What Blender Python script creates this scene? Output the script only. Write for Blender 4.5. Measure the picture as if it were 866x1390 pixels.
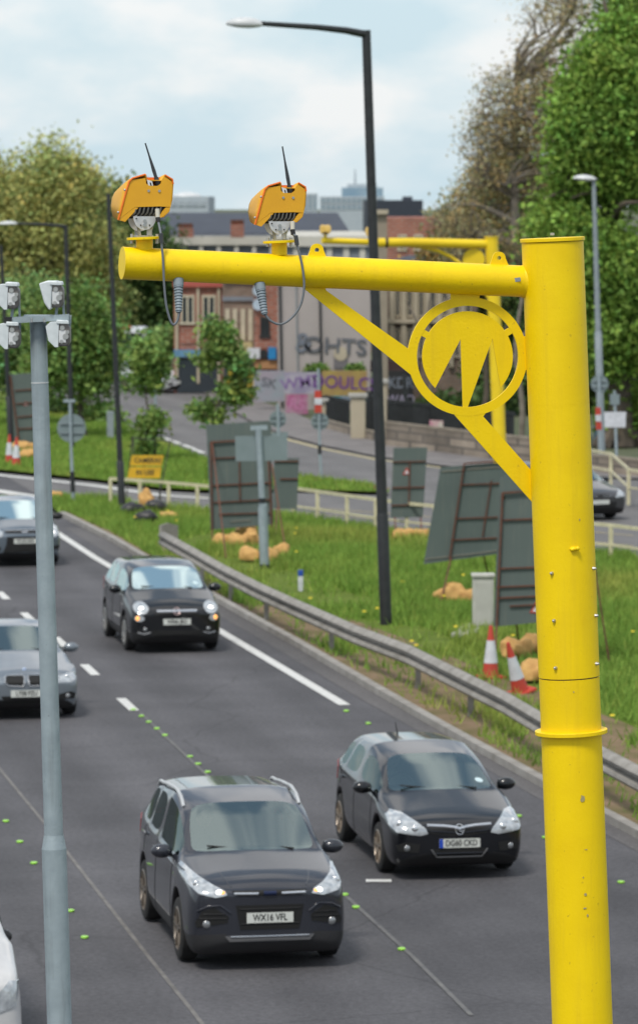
import bpy, bmesh, math, random
from math import sin, cos, pi, radians, atan2, sqrt
from mathutils import Vector, Matrix, noise
from mathutils.bvhtree import BVHTree
import numpy as np
random.seed(7)
for o in list(bpy.data.objects): bpy.data.objects.remove(o)
S = bpy.context.scene
COL = S.collection
# ---------------------------------------------------------------- camera
F = 5700.0; CX, CY, HY = 433.0, 695.0, 273.0; CAMH = 8.5
PITCH = math.atan((CY-HY)/F)
cd = bpy.data.cameras.new('camera'); cam = bpy.data.objects.new('camera', cd); COL.objects.link(cam)
cd.sensor_fit = 'HORIZONTAL'; cd.sensor_width = 36; cd.lens = 36*F/866
cd.clip_start = 1; cd.clip_end = 6000
cam.location = (0, 0, CAMH); cam.rotation_euler = (pi/2-PITCH, 0, 0)
cd.dof.use_dof = True; cd.dof.focus_distance = 25.0; cd.dof.aperture_fstop = 8.6
S.camera = cam
# ---------------------------------------------------------------- light
SUN_EL, SUN_AZ = radians(56), radians(205)      # azimuth clockwise from +Y: behind the camera, to the left
w = bpy.data.worlds.new('World'); S.world = w; w.use_nodes = True
nt = w.node_tree; nt.nodes.clear(); N = nt.nodes.new; LK = nt.links.new
out = N('ShaderNodeOutputWorld'); sky = N('ShaderNodeTexSky'); sky.sky_type = 'NISHITA'; sky.sun_disc = False
sky.sun_elevation = SUN_EL; sky.sun_rotation = SUN_AZ; sky.air_density = 1.0; sky.dust_density = 1.5; sky.ozone_density = 1.5
bg1 = N('ShaderNodeBackground'); bg1.inputs[1].default_value = 0.11; LK(sky.outputs[0], bg1.inputs[0])
tc = N('ShaderNodeTexCoord'); mp = N('ShaderNodeMapping'); mp.inputs['Scale'].default_value = (20, 20, 44); mp.inputs['Location'].default_value = (3.3, 0, 1.2)
n1 = N('ShaderNodeTexNoise'); n1.inputs['Scale'].default_value = 1.0; n1.inputs['Detail'].default_value = 6; n1.inputs['Roughness'].default_value = .5
LK(tc.outputs['Generated'], mp.inputs[0]); LK(mp.outputs[0], n1.inputs[0])
cr = N('ShaderNodeValToRGB'); e = cr.color_ramp.elements
e[0].position = .40; e[0].color = (.58, .73, .81, 1); e[1].position = .62; e[1].color = (.86, .88, .89, 1)
m_ = cr.color_ramp.elements.new(.52); m_.color = (.70, .80, .85, 1)
LK(n1.outputs[0], cr.inputs[0])
n2 = N('ShaderNodeTexNoise'); n2.inputs['Scale'].default_value = 5.0; n2.inputs['Detail'].default_value = 5; LK(tc.outputs['Generated'], n2.inputs[0])
cr2 = N('ShaderNodeValToRGB'); e = cr2.color_ramp.elements; e[0].position = .43; e[0].color = (.26, .36, .48, 1); e[1].position = .57; e[1].color = (1.08, 1.08, 1.08, 1)
LK(n2.outputs[0], cr2.inputs[0])
sx = N('ShaderNodeSeparateXYZ'); LK(tc.outputs['Generated'], sx.inputs[0]); mr = N('ShaderNodeMapRange'); mr.inputs[1].default_value = .08; mr.inputs[2].default_value = .30; LK(sx.outputs[2], mr.inputs[0])
mc = N('ShaderNodeMix'); mc.data_type = 'RGBA'; LK(mr.outputs[0], mc.inputs[0]); LK(cr.outputs[0], mc.inputs[6]); LK(cr2.outputs[0], mc.inputs[7])
bg2 = N('ShaderNodeBackground'); bg2.inputs[1].default_value = 1.0; LK(mc.outputs[2], bg2.inputs[0])
mx = N('ShaderNodeMixShader'); mx.inputs[0].default_value = .86
LK(bg1.outputs[0], mx.inputs[1]); LK(bg2.outputs[0], mx.inputs[2]); LK(mx.outputs[0], out.inputs[0])
sl = bpy.data.lights.new('sun', 'SUN'); sl.energy = 2.3; sl.angle = radians(12); sl.color = (1, .95, .87)
so = bpy.data.objects.new('sun', sl); COL.objects.link(so)
sd = Vector((sin(SUN_AZ)*cos(SUN_EL), cos(SUN_AZ)*cos(SUN_EL), sin(SUN_EL)))
so.rotation_euler = sd.to_track_quat('Z', 'Y').to_euler()
S.view_settings.view_transform = 'Standard'; S.view_settings.look = 'None'; S.view_settings.gamma = 1
S.view_settings.use_curve_mapping = False; S.view_settings.exposure = 0.17
S.render.engine = 'CYCLES'
# ---------------------------------------------------------------- helpers
def ray(px, py):
    dx = (px-CX)/F; dy = -(py-CY)/F
    return Vector((dx, cos(PITCH)+dy*sin(PITCH), -sin(PITCH)+dy*cos(PITCH)))
def P(px, py, Y):                       # the point seen at a photo pixel, at distance Y
    d = ray(px, py); return Vector((0, 0, CAMH)) + d*(Y/d.y)
def G(px, py, z=0.0):                   # the ground point seen at a photo pixel
    d = ray(px, py); return Vector((0, 0, CAMH)) + d*((z-CAMH)/d.z)
def PX(Y): return Y/F                   # metres per photo pixel at distance Y

MATS = {}
DIRT = {}
def mat(name, col, rough=.6, metal=0, col2=None, scale=3, bump=0, bscale=None, spec=.5, coat=0, emit=None, es=0, tint=False, trans=0, detail=5, contrast=.3):
    if name in MATS: return MATS[name]
    m = bpy.data.materials.new(name); m.use_nodes = True; t = m.node_tree; b = t.nodes['Principled BSDF']
    b.inputs['Base Color'].default_value = (*col, 1); b.inputs['Roughness'].default_value = rough
    b.inputs['Metallic'].default_value = metal; b.inputs['Specular IOR Level'].default_value = spec
    b.inputs['Coat Weight'].default_value = coat; b.inputs['Coat Roughness'].default_value = .04
    if emit: b.inputs['Emission Color'].default_value = (*emit, 1); b.inputs['Emission Strength'].default_value = es
    tcn = t.nodes.new('ShaderNodeTexCoord')
    nz = t.nodes.new('ShaderNodeTexNoise'); nz.inputs['Scale'].default_value = scale; nz.inputs['Detail'].default_value = detail
    t.links.new(tcn.outputs['Object'], nz.inputs[0])
    cur = None
    c2 = col2 if col2 else tuple(c*.86 for c in col)
    rp = t.nodes.new('ShaderNodeValToRGB'); rp.color_ramp.elements[0].position = .5-contrast/2; rp.color_ramp.elements[1].position = .5+contrast/2
    rp.color_ramp.elements[0].color = (*c2, 1); rp.color_ramp.elements[1].color = (*col, 1)
    t.links.new(nz.outputs[0], rp.inputs[0]); cur = rp.outputs[0]
    if tint:
        at = t.nodes.new('ShaderNodeAttribute'); at.attribute_name = 'tint'
        mm = t.nodes.new('ShaderNodeMix'); mm.data_type = 'RGBA'; mm.blend_type = 'MULTIPLY'; mm.inputs[0].default_value = 1
        t.links.new(cur, mm.inputs[6]); t.links.new(at.outputs['Color'], mm.inputs[7]); cur = mm.outputs[2]
    t.links.new(cur, b.inputs['Base Color'])
    if bump:
        n2 = t.nodes.new('ShaderNodeTexNoise'); n2.inputs['Scale'].default_value = bscale or scale*6; n2.inputs['Detail'].default_value = 6
        t.links.new(tcn.outputs['Object'], n2.inputs[0])
        bp = t.nodes.new('ShaderNodeBump'); bp.inputs['Strength'].default_value = bump; bp.inputs['Distance'].default_value = .02
        t.links.new(n2.outputs[0], bp.inputs['Height']); t.links.new(bp.outputs[0], b.inputs['Normal'])
    if trans:
        tr = t.nodes.new('ShaderNodeBsdfTranslucent'); t.links.new(cur, tr.inputs[0])
        ms = t.nodes.new('ShaderNodeMixShader'); ms.inputs[0].default_value = trans
        t.links.new(b.outputs[0], ms.inputs[1]); t.links.new(tr.outputs[0], ms.inputs[2])
        t.links.new(ms.outputs[0], t.nodes['Material Output'].inputs[0])
    MATS[name] = m; return m

class MB:                               # collects shapes, builds ONE mesh object
    def __init__(s): s.v = []; s.f = []; s.sm = []
    def add(s, vs, fs, smooth=False):
        b = len(s.v); s.v += [Vector(v) for v in vs]; s.f += [tuple(i+b for i in f) for f in fs]; s.sm += [smooth]*len(fs); return s
    def box(s, c, d, R=None):
        c = Vector(c); x, y, z = d[0]/2, d[1]/2, d[2]/2
        vs = [Vector((a*x, b*y, e_*z)) for a in (-1, 1) for b in (-1, 1) for e_ in (-1, 1)]
        if R: vs = [R @ v for v in vs]
        return s.add([c+v for v in vs], [(0,1,3,2),(4,6,7,5),(0,4,5,1),(2,3,7,6),(0,2,6,4),(1,5,7,3)])
    def bar(s, a, b, wx, wy, up=(0,0,1)):
        a, b = Vector(a), Vector(b); d = (b-a); L = d.length; d.normalize(); u = Vector(up)
        x = d.cross(u)
        if x.length < 1e-4: x = d.cross(Vector((0,1,0)))
        x.normalize(); y = x.cross(d).normalized()
        R = Matrix((x, d, y)).transposed()
        return s.box((a+b)/2, (wx, L, wy), R)
    def tube(s, pts, rad, n=12, caps=True, smooth=True):
        pts = [Vector(p) for p in pts]; k = len(pts)
        if not hasattr(rad, '__len__'): rad = [rad]*k
        t0 = next(((q-pts[0]) for q in pts[1:] if (q-pts[0]).length > 1e-7), Vector((0,0,1))).normalized(); ref = Vector((0,0,1)) if abs(t0.z) < .9 else Vector((0,1,0))
        u = t0.cross(ref).normalized(); vs = []
        for i, p in enumerate(pts):
            t = (pts[min(i+1,k-1)]-pts[max(i-1,0)])
            if t.length < 1e-9: t = t0
            t = t.normalized(); u = (u - t*u.dot(t)).normalized(); v2 = t.cross(u)
            for j in range(n): a = 2*pi*j/n; vs.append(p+(u*cos(a)+v2*sin(a))*rad[i])
        fs = [(i*n+j, i*n+(j+1)%n, (i+1)*n+(j+1)%n, (i+1)*n+j) for i in range(k-1) for j in range(n)]
        s.add(vs, fs, smooth)
        if caps:
            s.add(vs[:n], [tuple(range(n))[::-1]]); s.add(vs[-n:], [tuple(range(n))])
        return s
    def prism(s, pts, off):              # closed outline (3D points) extruded by vector off
        n = len(pts); off = Vector(off); a = [Vector(p) for p in pts]
        return s.add(a+[p+off for p in a], [tuple(range(n))[::-1], tuple(range(n, 2*n))]+[(i, (i+1)%n, (i+1)%n+n, i+n) for i in range(n)])
    def ball(s, c, r, n=10, sc=(1,1,1), R=None):
        vs = []; c = Vector(c)
        for i in range(n+1):
            for j in range(n*2):
                a = pi*i/n; b = pi*j/n; v = Vector((sin(a)*cos(b)*sc[0], sin(a)*sin(b)*sc[1], cos(a)*sc[2]))*r
                vs.append(c+(R @ v if R else v))
        m = n*2
        return s.add(vs, [(i*m+j, (i+1)*m+j, (i+1)*m+(j+1)%m, i*m+(j+1)%m) for i in range(n) for j in range(m)], True)
    def build(s, name, m, parent=None, local=False, bevel=0):
        me = bpy.data.meshes.new(name); off = Vector((0,0,0))
        p = parent
        if not local:
            while p is not None: off += Vector(p.location); p = p.parent
        me.from_pydata([v-off for v in s.v], [], s.f); me.validate()
        me.polygons.foreach_set('use_smooth', (s.sm+[False]*len(me.polygons))[:len(me.polygons)])
        bm = bmesh.new(); bm.from_mesh(me); bmesh.ops.remove_doubles(bm, verts=bm.verts, dist=1e-5)
        bmesh.ops.recalc_face_normals(bm, faces=bm.faces); bm.to_mesh(me); bm.free()
        me.set_sharp_from_angle(angle=radians(42))
        o = bpy.data.objects.new(name, me); COL.objects.link(o); me.materials.append(m)
        if parent: o.parent = parent
        if bevel:
            bv = o.modifiers.new('bevel', 'BEVEL'); bv.width = bevel; bv.segments = 2; bv.limit_method = 'ANGLE'
        return o
def tag(o, label=None, cat=None, group=None, kind=None):
    if label: o['label'] = label
    if cat: o['category'] = cat
    if group: o['group'] = group
    if kind: o['kind'] = kind
    return o
def empty(name, loc, label, cat, group=None, rz=0, parent=None):
    o = bpy.data.objects.new(name, None); COL.objects.link(o); o.location = loc; o.rotation_euler = (0,0,rz)
    o.empty_display_size = .3
    return tag(o, label, cat, group)
def copy_tree(o, parent=None):
    c = o.copy(); COL.objects.link(c); c.parent = parent
    for ch in list(o.children): copy_tree(ch, c)
    return c
def text(s, size, name, m, parent, M, ext=.002, squash=1.0):
    cu = bpy.data.curves.new('t', 'FONT'); cu.body = s; cu.size = size; cu.extrude = ext; cu.align_x = 'CENTER'; cu.align_y = 'CENTER'; cu.offset = size*.012
    to = bpy.data.objects.new('t', cu); COL.objects.link(to); bpy.context.view_layer.update()
    me = bpy.data.meshes.new_from_object(to.evaluated_get(bpy.context.evaluated_depsgraph_get())); bpy.data.objects.remove(to)
    me.transform(Matrix.Diagonal((squash, 1, 1, 1))); me.transform(M); me.materials.clear(); me.materials.append(m); me.name = name
    o = bpy.data.objects.new(name, me); COL.objects.link(o); o.parent = parent; return o

# ---------------------------------------------------------------- materials
YEL = mat('yellow_paint', (.92, .65, .0), .38, col2=(.87, .60, .0), scale=4, spec=.35, bump=.08, bscale=60)
def add_grime(m, col, fac):
    t = m.node_tree; b = t.nodes['Principled BSDF']; src = b.inputs['Base Color'].links[0].from_socket
    tcn = t.nodes.new('ShaderNodeTexCoord'); mpn = t.nodes.new('ShaderNodeMapping'); mpn.inputs['Scale'].default_value = (14, 14, .9); t.links.new(tcn.outputs['Object'], mpn.inputs[0])
    nz = t.nodes.new('ShaderNodeTexNoise'); nz.inputs['Scale'].default_value = 1.0; nz.inputs['Detail'].default_value = 7; nz.inputs['Roughness'].default_value = .65; t.links.new(mpn.outputs[0], nz.inputs[0])
    rp = t.nodes.new('ShaderNodeValToRGB'); rp.color_ramp.elements[0].position = .52; rp.color_ramp.elements[0].color = (0,0,0,1); rp.color_ramp.elements[1].position = .78; rp.color_ramp.elements[1].color = (fac,fac,fac,1); t.links.new(nz.outputs[0], rp.inputs[0])
    n3 = t.nodes.new('ShaderNodeTexNoise'); n3.inputs['Scale'].default_value = 34; n3.inputs['Detail'].default_value = 2; t.links.new(tcn.outputs['Object'], n3.inputs[0])
    r3 = t.nodes.new('ShaderNodeValToRGB'); r3.color_ramp.elements[0].position = .70; r3.color_ramp.elements[0].color = (0,0,0,1); r3.color_ramp.elements[1].position = .76; r3.color_ramp.elements[1].color = (.5,.5,.5,1); t.links.new(n3.outputs[0], r3.inputs[0])
    ad = t.nodes.new('ShaderNodeMath'); ad.operation = 'MAXIMUM'; t.links.new(rp.outputs[0], ad.inputs[0]); t.links.new(r3.outputs[0], ad.inputs[1])
    mm = t.nodes.new('ShaderNodeMix'); mm.data_type = 'RGBA'; t.links.new(ad.outputs[0], mm.inputs[0]); t.links.new(src, mm.inputs[6]); mm.inputs[7].default_value = (*col,1); t.links.new(mm.outputs[2], b.inputs['Base Color'])
    rr = t.nodes.new('ShaderNodeMapRange'); rr.inputs[3].default_value = b.inputs['Roughness'].default_value-.06; rr.inputs[4].default_value = b.inputs['Roughness'].default_value+.2; t.links.new(nz.outputs[0], rr.inputs[0]); t.links.new(rr.outputs[0], b.inputs['Roughness'])
add_grime(YEL, (.55,.36,.02), .28)
YEL2 = mat('yellow_paint_far', (.86, .62, .01), .45, col2=(.78, .55, .01), scale=2)
ORY = mat('amber_plastic', (.78, .40, .015), .5, col2=(.74, .37, .015), scale=6, bump=.05, bscale=300)
ORR = mat('orange_plastic_edge', (.85, .18, .01), .5)
BLK = mat('black_plastic', (.012, .012, .013), .5)
BLKP = mat('black_post_paint', (.016, .018, .020), .5, col2=(.024, .027, .029), scale=5)
STEEL = mat('brushed_steel', (.55, .55, .54), .38, .85, scale=20)
ZINC = mat('zinc_plate', (.62, .63, .64), .5, .3, scale=30)
GALV = mat('galvanised_steel', (.36, .43, .46), .55, .35, col2=(.29, .35, .38), scale=7, contrast=.4, bump=.1, bscale=40)
GREYP = mat('grey_post_paint', (.26, .30, .32), .55, col2=(.21, .25, .27), scale=4)
CABLE = mat('grey_cable', (.16, .18, .20), .55)
GLAND = mat('grey_rubber_gland', (.22, .27, .31), .6)
WHITE = mat('white_label', (.75, .77, .78), .5)
WIRE = mat('offwhite_connector', (.6, .57, .48), .5)
RUST = mat('rusty_angle_iron', (.15, .055, .03), .85, col2=(.09, .04, .028), scale=12)
SIGNB = mat('sign_back_grey_green', (.105, .135, .125), .6, col2=(.082, .108, .102), scale=1.2, contrast=.5)
SIGNG = mat('sign_back_pale_grey', (.20, .25, .26), .55, col2=(.17, .22, .225), scale=2)
CONC = mat('concrete', (.42, .41, .38), .85, col2=(.32, .31, .28), scale=4, bump=.3, bscale=50)
add_grime(GALV, (.17,.19,.19), .5); add_grime(SIGNB, (.17,.18,.15), .6)
CREAM = mat('cream_rail_paint', (.60, .56, .38), .6, col2=(.50, .46, .30), scale=5)
ORANGE = mat('orange_sandbag', (.60, .36, .12), .8, col2=(.44, .24, .075), scale=6, bump=.3)
RED = mat('cone_red', (.50, .05, .03), .6, col2=(.42, .05, .03), scale=8)
CWHITE = mat('cone_white', (.62, .64, .68), .5, col2=(.5, .52, .55), scale=8)
LAMPW = mat('lamp_head_white', (.62, .64, .65), .4)
STONE = mat('brown_stone', (.30, .25, .20), .9, col2=(.14, .12, .10), scale=2.6, contrast=.35, bump=.5, bscale=12)
# ================================================================ GROUND
def asphalt(name, a, b, lanes=False):
    m = mat(name, a, .82, col2=b, scale=.35, detail=8, contrast=.5, bump=.35, bscale=45, spec=.35)
    return m
def sheet(name, pts, z, m, kind='structure', thick=0):
    bm = bmesh.new(); vs = [bm.verts.new((p[0], p[1], z)) for p in pts]; f = bm.faces.new(vs)
    if f.normal.z < 0: bmesh.ops.reverse_faces(bm, faces=[f])
    f.normal_update()
    if f.normal.z < 0: f.normal_flip()
    bmesh.ops.triangulate(bm, faces=[f])
    me = bpy.data.meshes.new(name); bm.to_mesh(me); bm.free(); o = bpy.data.objects.new(name, me); COL.objects.link(o); me.materials.append(m)
    if kind: o['kind'] = kind
    return o
def gp(lst, z=0): return [G(x, y, z) for x, y in lst]

def asphalt_mat(name, base, dark, speck=.5):
    m = bpy.data.materials.new(name); m.use_nodes = True; t = m.node_tree; b = t.nodes['Principled BSDF']
    b.inputs['Roughness'].default_value = .78; b.inputs['Specular IOR Level'].default_value = .35
    tcn = t.nodes.new('ShaderNodeTexCoord'); mpn = t.nodes.new('ShaderNodeMapping'); mpn.inputs['Rotation'].default_value = (0, 0, -radians(11.1)); 
    t.links.new(tcn.outputs['Object'], mpn.inputs[0])
    mp2 = t.nodes.new('ShaderNodeMapping'); mp2.inputs['Scale'].default_value = (1, .06, 1); t.links.new(mpn.outputs[0], mp2.inputs[0])
    nl = t.nodes.new('ShaderNodeTexNoise'); nl.inputs['Scale'].default_value = .9; nl.inputs['Detail'].default_value = 4; t.links.new(mp2.outputs[0], nl.inputs[0])
    nb = t.nodes.new('ShaderNodeTexNoise'); nb.inputs['Scale'].default_value = .5; nb.inputs['Detail'].default_value = 7; t.links.new(mpn.outputs[0], nb.inputs[0])
    nf = t.nodes.new('ShaderNodeTexNoise'); nf.inputs['Scale'].default_value = 28; nf.inputs['Detail'].default_value = 3; t.links.new(tcn.outputs['Object'], nf.inputs[0])
    a1 = t.nodes.new('ShaderNodeMath'); a1.operation = 'ADD'; t.links.new(nl.outputs[0], a1.inputs[0]); t.links.new(nb.outputs[0], a1.inputs[1])
    a2 = t.nodes.new('ShaderNodeMath'); a2.operation = 'MULTIPLY_ADD'; a2.inputs[1].default_value = speck; t.links.new(nf.outputs[0], a2.inputs[0]); t.links.new(a1.outputs[0], a2.inputs[2])
    rp = t.nodes.new('ShaderNodeValToRGB'); rp.color_ramp.elements[0].position = .46; rp.color_ramp.elements[1].position = .82
    mr = t.nodes.new('ShaderNodeMath'); mr.operation = 'MULTIPLY'; mr.inputs[1].default_value = .5; t.links.new(a2.outputs[0], mr.inputs[0])
    rp.color_ramp.elements[0].color = (*dark, 1); rp.color_ramp.elements[1].color = (*base, 1)
    t.links.new(mr.outputs[0], rp.inputs[0])
    ns = t.nodes.new('ShaderNodeTexNoise'); ns.inputs['Scale'].default_value = 13; ns.inputs['Detail'].default_value = 8; ns.inputs['Roughness'].default_value = .8; t.links.new(tcn.outputs['Object'], ns.inputs[0])
    rs = t.nodes.new('ShaderNodeMapRange'); rs.inputs[1].default_value = .32; rs.inputs[2].default_value = .68; rs.inputs[3].default_value = .62; rs.inputs[4].default_value = 1.42; t.links.new(ns.outputs[0], rs.inputs[0])
    # wheel tracks polished darker/lighter along each lane, and meandering sealed cracks
    sep = t.nodes.new('ShaderNodeSeparateXYZ'); t.links.new(mpn.outputs[0], sep.inputs[0])
    wv = t.nodes.new('ShaderNodeMath'); wv.operation = 'SINE'; mu = t.nodes.new('ShaderNodeMath'); mu.operation = 'MULTIPLY_ADD'; mu.inputs[1].default_value = 2*pi/1.75; mu.inputs[2].default_value = .6
    t.links.new(sep.outputs[0], mu.inputs[0]); t.links.new(mu.outputs[0], wv.inputs[0])
    wm = t.nodes.new('ShaderNodeMath'); wm.operation = 'MULTIPLY_ADD'; wm.inputs[1].default_value = .07; wm.inputs[2].default_value = 1.0; t.links.new(wv.outputs[0], wm.inputs[0])
    vo = t.nodes.new('ShaderNodeTexVoronoi'); vo.feature = 'DISTANCE_TO_EDGE'; vo.inputs['Scale'].default_value = .22; nw = t.nodes.new('ShaderNodeTexNoise'); nw.inputs['Scale'].default_value = 1.2; t.links.new(mpn.outputs[0], nw.inputs[0])
    mw = t.nodes.new('ShaderNodeMix'); mw.data_type = 'VECTOR'; mw.inputs[0].default_value = .25; t.links.new(mpn.outputs[0], mw.inputs[4]); t.links.new(nw.outputs[1], mw.inputs[5]); t.links.new(mw.outputs[1], vo.inputs[0])
    rc = t.nodes.new('ShaderNodeMapRange'); rc.inputs[1].default_value = .0; rc.inputs[2].default_value = .006; rc.inputs[3].default_value = .72; rc.inputs[4].default_value = 1; t.links.new(vo.outputs[0], rc.inputs[0])
    p1 = t.nodes.new('ShaderNodeMath'); p1.operation = 'MULTIPLY'; t.links.new(rs.outputs[0], p1.inputs[0]); t.links.new(wm.outputs[0], p1.inputs[1])
    p2 = t.nodes.new('ShaderNodeMath'); p2.operation = 'MULTIPLY'; t.links.new(p1.outputs[0], p2.inputs[0]); t.links.new(rc.outputs[0], p2.inputs[1])
    vm = t.nodes.new('ShaderNodeVectorMath'); vm.operation = 'SCALE'; t.links.new(rp.outputs[0], vm.inputs[0]); t.links.new(p2.outputs[0], vm.inputs['Scale']); t.links.new(vm.outputs[0], b.inputs['Base Color'])
    bp = t.nodes.new('ShaderNodeBump'); bp.inputs['Strength'].default_value = .4; bp.inputs['Distance'].default_value = .01
    t.links.new(nf.outputs[0], bp.inputs['Height']); t.links.new(bp.outputs[0], b.inputs['Normal'])
    return m
ASPH = asphalt_mat('asphalt_main', (.108, .106, .114), (.054, .053, .058))
ASPH2 = asphalt_mat('asphalt_shoulder', (.118, .112, .112), (.070, .068, .070), .8)
ASPH3 = asphalt_mat('asphalt_side', (.165, .160, .160), (.115, .112, .114))
PAVE = mat('footway_paving', (.20, .185, .18), .85, col2=(.14, .13, .13), scale=1)
GRASSM = mat('grass_soil', (.14, .19, .03), .95, col2=(.085, .13, .02), scale=1.6, contrast=.5, bump=.6, bscale=14, spec=.15)
FARG = mat('distant_ground', (.10, .11, .06), .95, col2=(.06, .08, .035), scale=.2)
SOIL = mat('bare_soil', (.24, .165, .11), .95, col2=(.13, .115, .05), scale=1.4, contrast=.35, bump=.6, bscale=18, spec=.15)
LINE = mat('white_road_paint', (.70, .70, .68), .6, col2=(.52, .52, .50), scale=9, contrast=.5)
YLINE = mat('faded_yellow_road_paint', (.52, .44, .24), .7, col2=(.36, .32, .2), scale=5)
KERB = mat('kerb_concrete', (.36, .345, .32), .9, col2=(.22, .205, .185), scale=2.5, contrast=.5, bump=.4, bscale=30)

o = sheet('ground', [(-1500, -300), (1500, -300), (1500, 4500), (-1500, 4500)], -.06, FARG)
KL = [(80,700),(150,735),(225,780),(300,822),(400,878),(500,937),(600,995),(735,1070),(866,1140)]
kern = gp(KL)
dirk = (kern[-1]-kern[-4]).normalized()
kern_ext = kern + [kern[-1]+dirk*15, kern[-1]+dirk*60]
# road surface of the main carriageway
far_near = gp([(62,690),(52,684),(60,677)])
road_main = [(-45,-5,0), tuple(kern_ext[-1])] + [tuple(p) for p in reversed(kern_ext[:-1])] + [tuple(p) for p in far_near] + [tuple(G(0,642)), tuple(G(-120,634)), (-45,190,0)]
sheet('main_road', road_main, 0.0, ASPH)
# side road beyond the verge
Bn = [(60,677),(76,676),(155,682),(220,694),(300,699),(391,705),(548,727),(862,760),(1250,800)]
Bf = [(1250,705),(866,676),(700,664),(530,673),(400,669),(280,670),(220,667),(130,655),(0,642)]
sheet('side_road', gp(Bn+Bf), .004, ASPH3)
Cn = [(90,546),(149,573),(190,592),(277,626),(405,651),(500,662),(530,673),(700,664),(866,676),(1250,705)]
Cf = [(1250,668),(866,652),(700,642),(600,634),(510,621),(440,607),(390,594),(340,573),(300,550),(270,530),(235,515),(120,515),(60,530)]
sheet('upper_road', gp(Cn+Cf), .008, ASPH3)
sheet('footway', gp([(340,573),(390,594),(440,607),(510,621),(600,634),(700,642),(866,652),(1250,668),(1250,640),(866,632),(700,622),(600,612),(510,600),(450,585),(400,562),(360,548),(300,533),(270,530),(300,550)]), .06, PAVE)
# verges
V1 = KL and ([(80,700),(66,688),(76,677),(155,683),(220,695),(300,700),(391,706),(548,728),(862,761),(1250,801)])
v1 = gp(V1) + [(60, 40, 0)] + [tuple(kern_ext[-1]+Vector((.1,0,0)))] + [tuple(p) for p in reversed(kern_ext[1:-1])]
sheet('verge_grass', v1, .09, GRASSM)
def side_off(i, d, line):
    a = line[max(i-1,0)]; b = line[min(i+1,len(line)-1)]; t = (b-a).normalized(); n = Vector((-t.y, t.x, 0)); 
    if n.x < 0: n = -n
    return line[i]+n*d
offs = [1.0,1.1,1.3,1.6,2.2,2.6,3.0,3.2,3.4,3.3,3.3]
sheet('verge_soil_strip', [side_off(i,.1,kern_ext) for i in range(len(kern_ext))]+[side_off(i,offs[i],kern_ext) for i in reversed(range(len(kern_ext)))], .097, SOIL)
V2 = [(-260,612),(0,641),(130,654),(220,666),(280,669),(400,668),(528,672),(500,661),(405,650),(277,625),(190,591),(149,572),(90,545),(-260,500)]
sheet('central_grass_island', gp(V2), .09, GRASSM)
# kerbs
def ribbon(name, line, wd, h, m, z=0, kind='structure'):
    b = MB(); n = len(line); L = [side_off(i, 0, line) for i in range(n)]; R = [side_off(i, wd, line) for i in range(n)]
    vs = []
    for i in range(n): vs += [Vector((L[i].x,L[i].y,z)), Vector((L[i].x,L[i].y,z+h)), Vector((R[i].x,R[i].y,z+h)), Vector((R[i].x,R[i].y,z))]
    fs = []
    for i in range(n-1):
        for j in range(4): k = (j+1)%4; fs.append((i*4+j, i*4+k, (i+1)*4+k, (i+1)*4+j))
    fs += [(0,1,2,3), tuple((n-1)*4+j for j in range(4))]
    b.add(vs, fs); o = b.build(name, m); o['kind'] = kind; return o
def dense(line, step=1.0):
    o_ = []
    for a, b in zip(line[:-1], line[1:]):
        k = max(1, int((b-a).length/step)); o_ += [a.lerp(b, i/k) for i in range(k)]
    return o_+[line[-1]]
ribbon('kerb', kern_ext, .16, .115, KERB)
ribbon('side_road_kerb', gp([(76,677),(155,682.5),(220,694.5),(300,699.5),(391,705.5),(548,727.5),(862,760.5),(1250,800)]), -.14, .11, KERB)
def strip(name, line, wd, m, z, lines=None):
    n = len(line); return sheet(name, [side_off(i,-wd/2,line) for i in range(n)]+[side_off(i,wd/2,line) for i in reversed(range(n))], z, m)
# lighter edge of the carriageway beside the kerb
edge_line = gp([(60,712),(75,722),(130,758),(220,810),(300,858),(468,958)])
strip('road_edge_band', [p+Vector((1.05,0,0)) for p in dense(gp([(75,716),(130,750),(225,803),(330,864),(468,948),(600,1022),(735,1100),(866,1170)])+[kern_ext[-1]+Vector((-.9,0,0))],3)], 1.6, ASPH2, .005)
strip('edge_line_marking', edge_line, .20, LINE, .010)
strip('give_way_edge_marking', gp([(-60,636),(0,645.5),(60,652),(130,660),(220,673),(300,678)]), .35, LINE, .016)
strip('hatched_marking', gp([(-60,658),(0,667),(50,675)]), .55, LINE, .010)
strip('hatched_marking_near', gp([(-60,672),(0,678),(46,682)]), .7, LINE, .010)
d0 = G(173,957); ddir = (G(122,910)-G(173,957)).normalized()
bm_ = MB()
for i, (x, y) in enumerate([(173,957),(122,910),(82,872),(38,838),(4,809),(-28,783),(-58,760)]):
    c = G(x, y); t = ddir*.88; n = Vector((-ddir.y, ddir.x, 0))*.085
    o = sheet('lane_dash', [c-t-n, c+t-n, c+t+n, c-t+n], .010, LINE, 'structure')
strip('seam_marking', gp([(-60,975),(0,1045),(60,1118),(130,1208),(200,1298),(262,1375),(300,1425)]), .05, mat('worn_seam_paint', (.20,.19,.18), .8, col2=(.11,.105,.10), scale=4, contrast=.4), .006)
strip('worn_lane_seam', gp([(190,968),(290,1062),(400,1168)])+gp([(470,1218),(560,1300),(640,1380)]), .055, mat('worn_paint', (.17,.168,.16), .8, col2=(.08,.08,.085), scale=5, contrast=.5), .008)
o = strip('road_patch_mark', gp([(506,1196.5),(523,1197)]), .02, LINE, .009); 
bpy.data.objects.remove(o)
pm = G(514,1197); sheet('road_patch_mark', [pm+Vector((a,b,0)) for a, b in ((-.16,-.1),(.16,-.1),(.16,.1),(-.16,.1))], .010, LINE)
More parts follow.
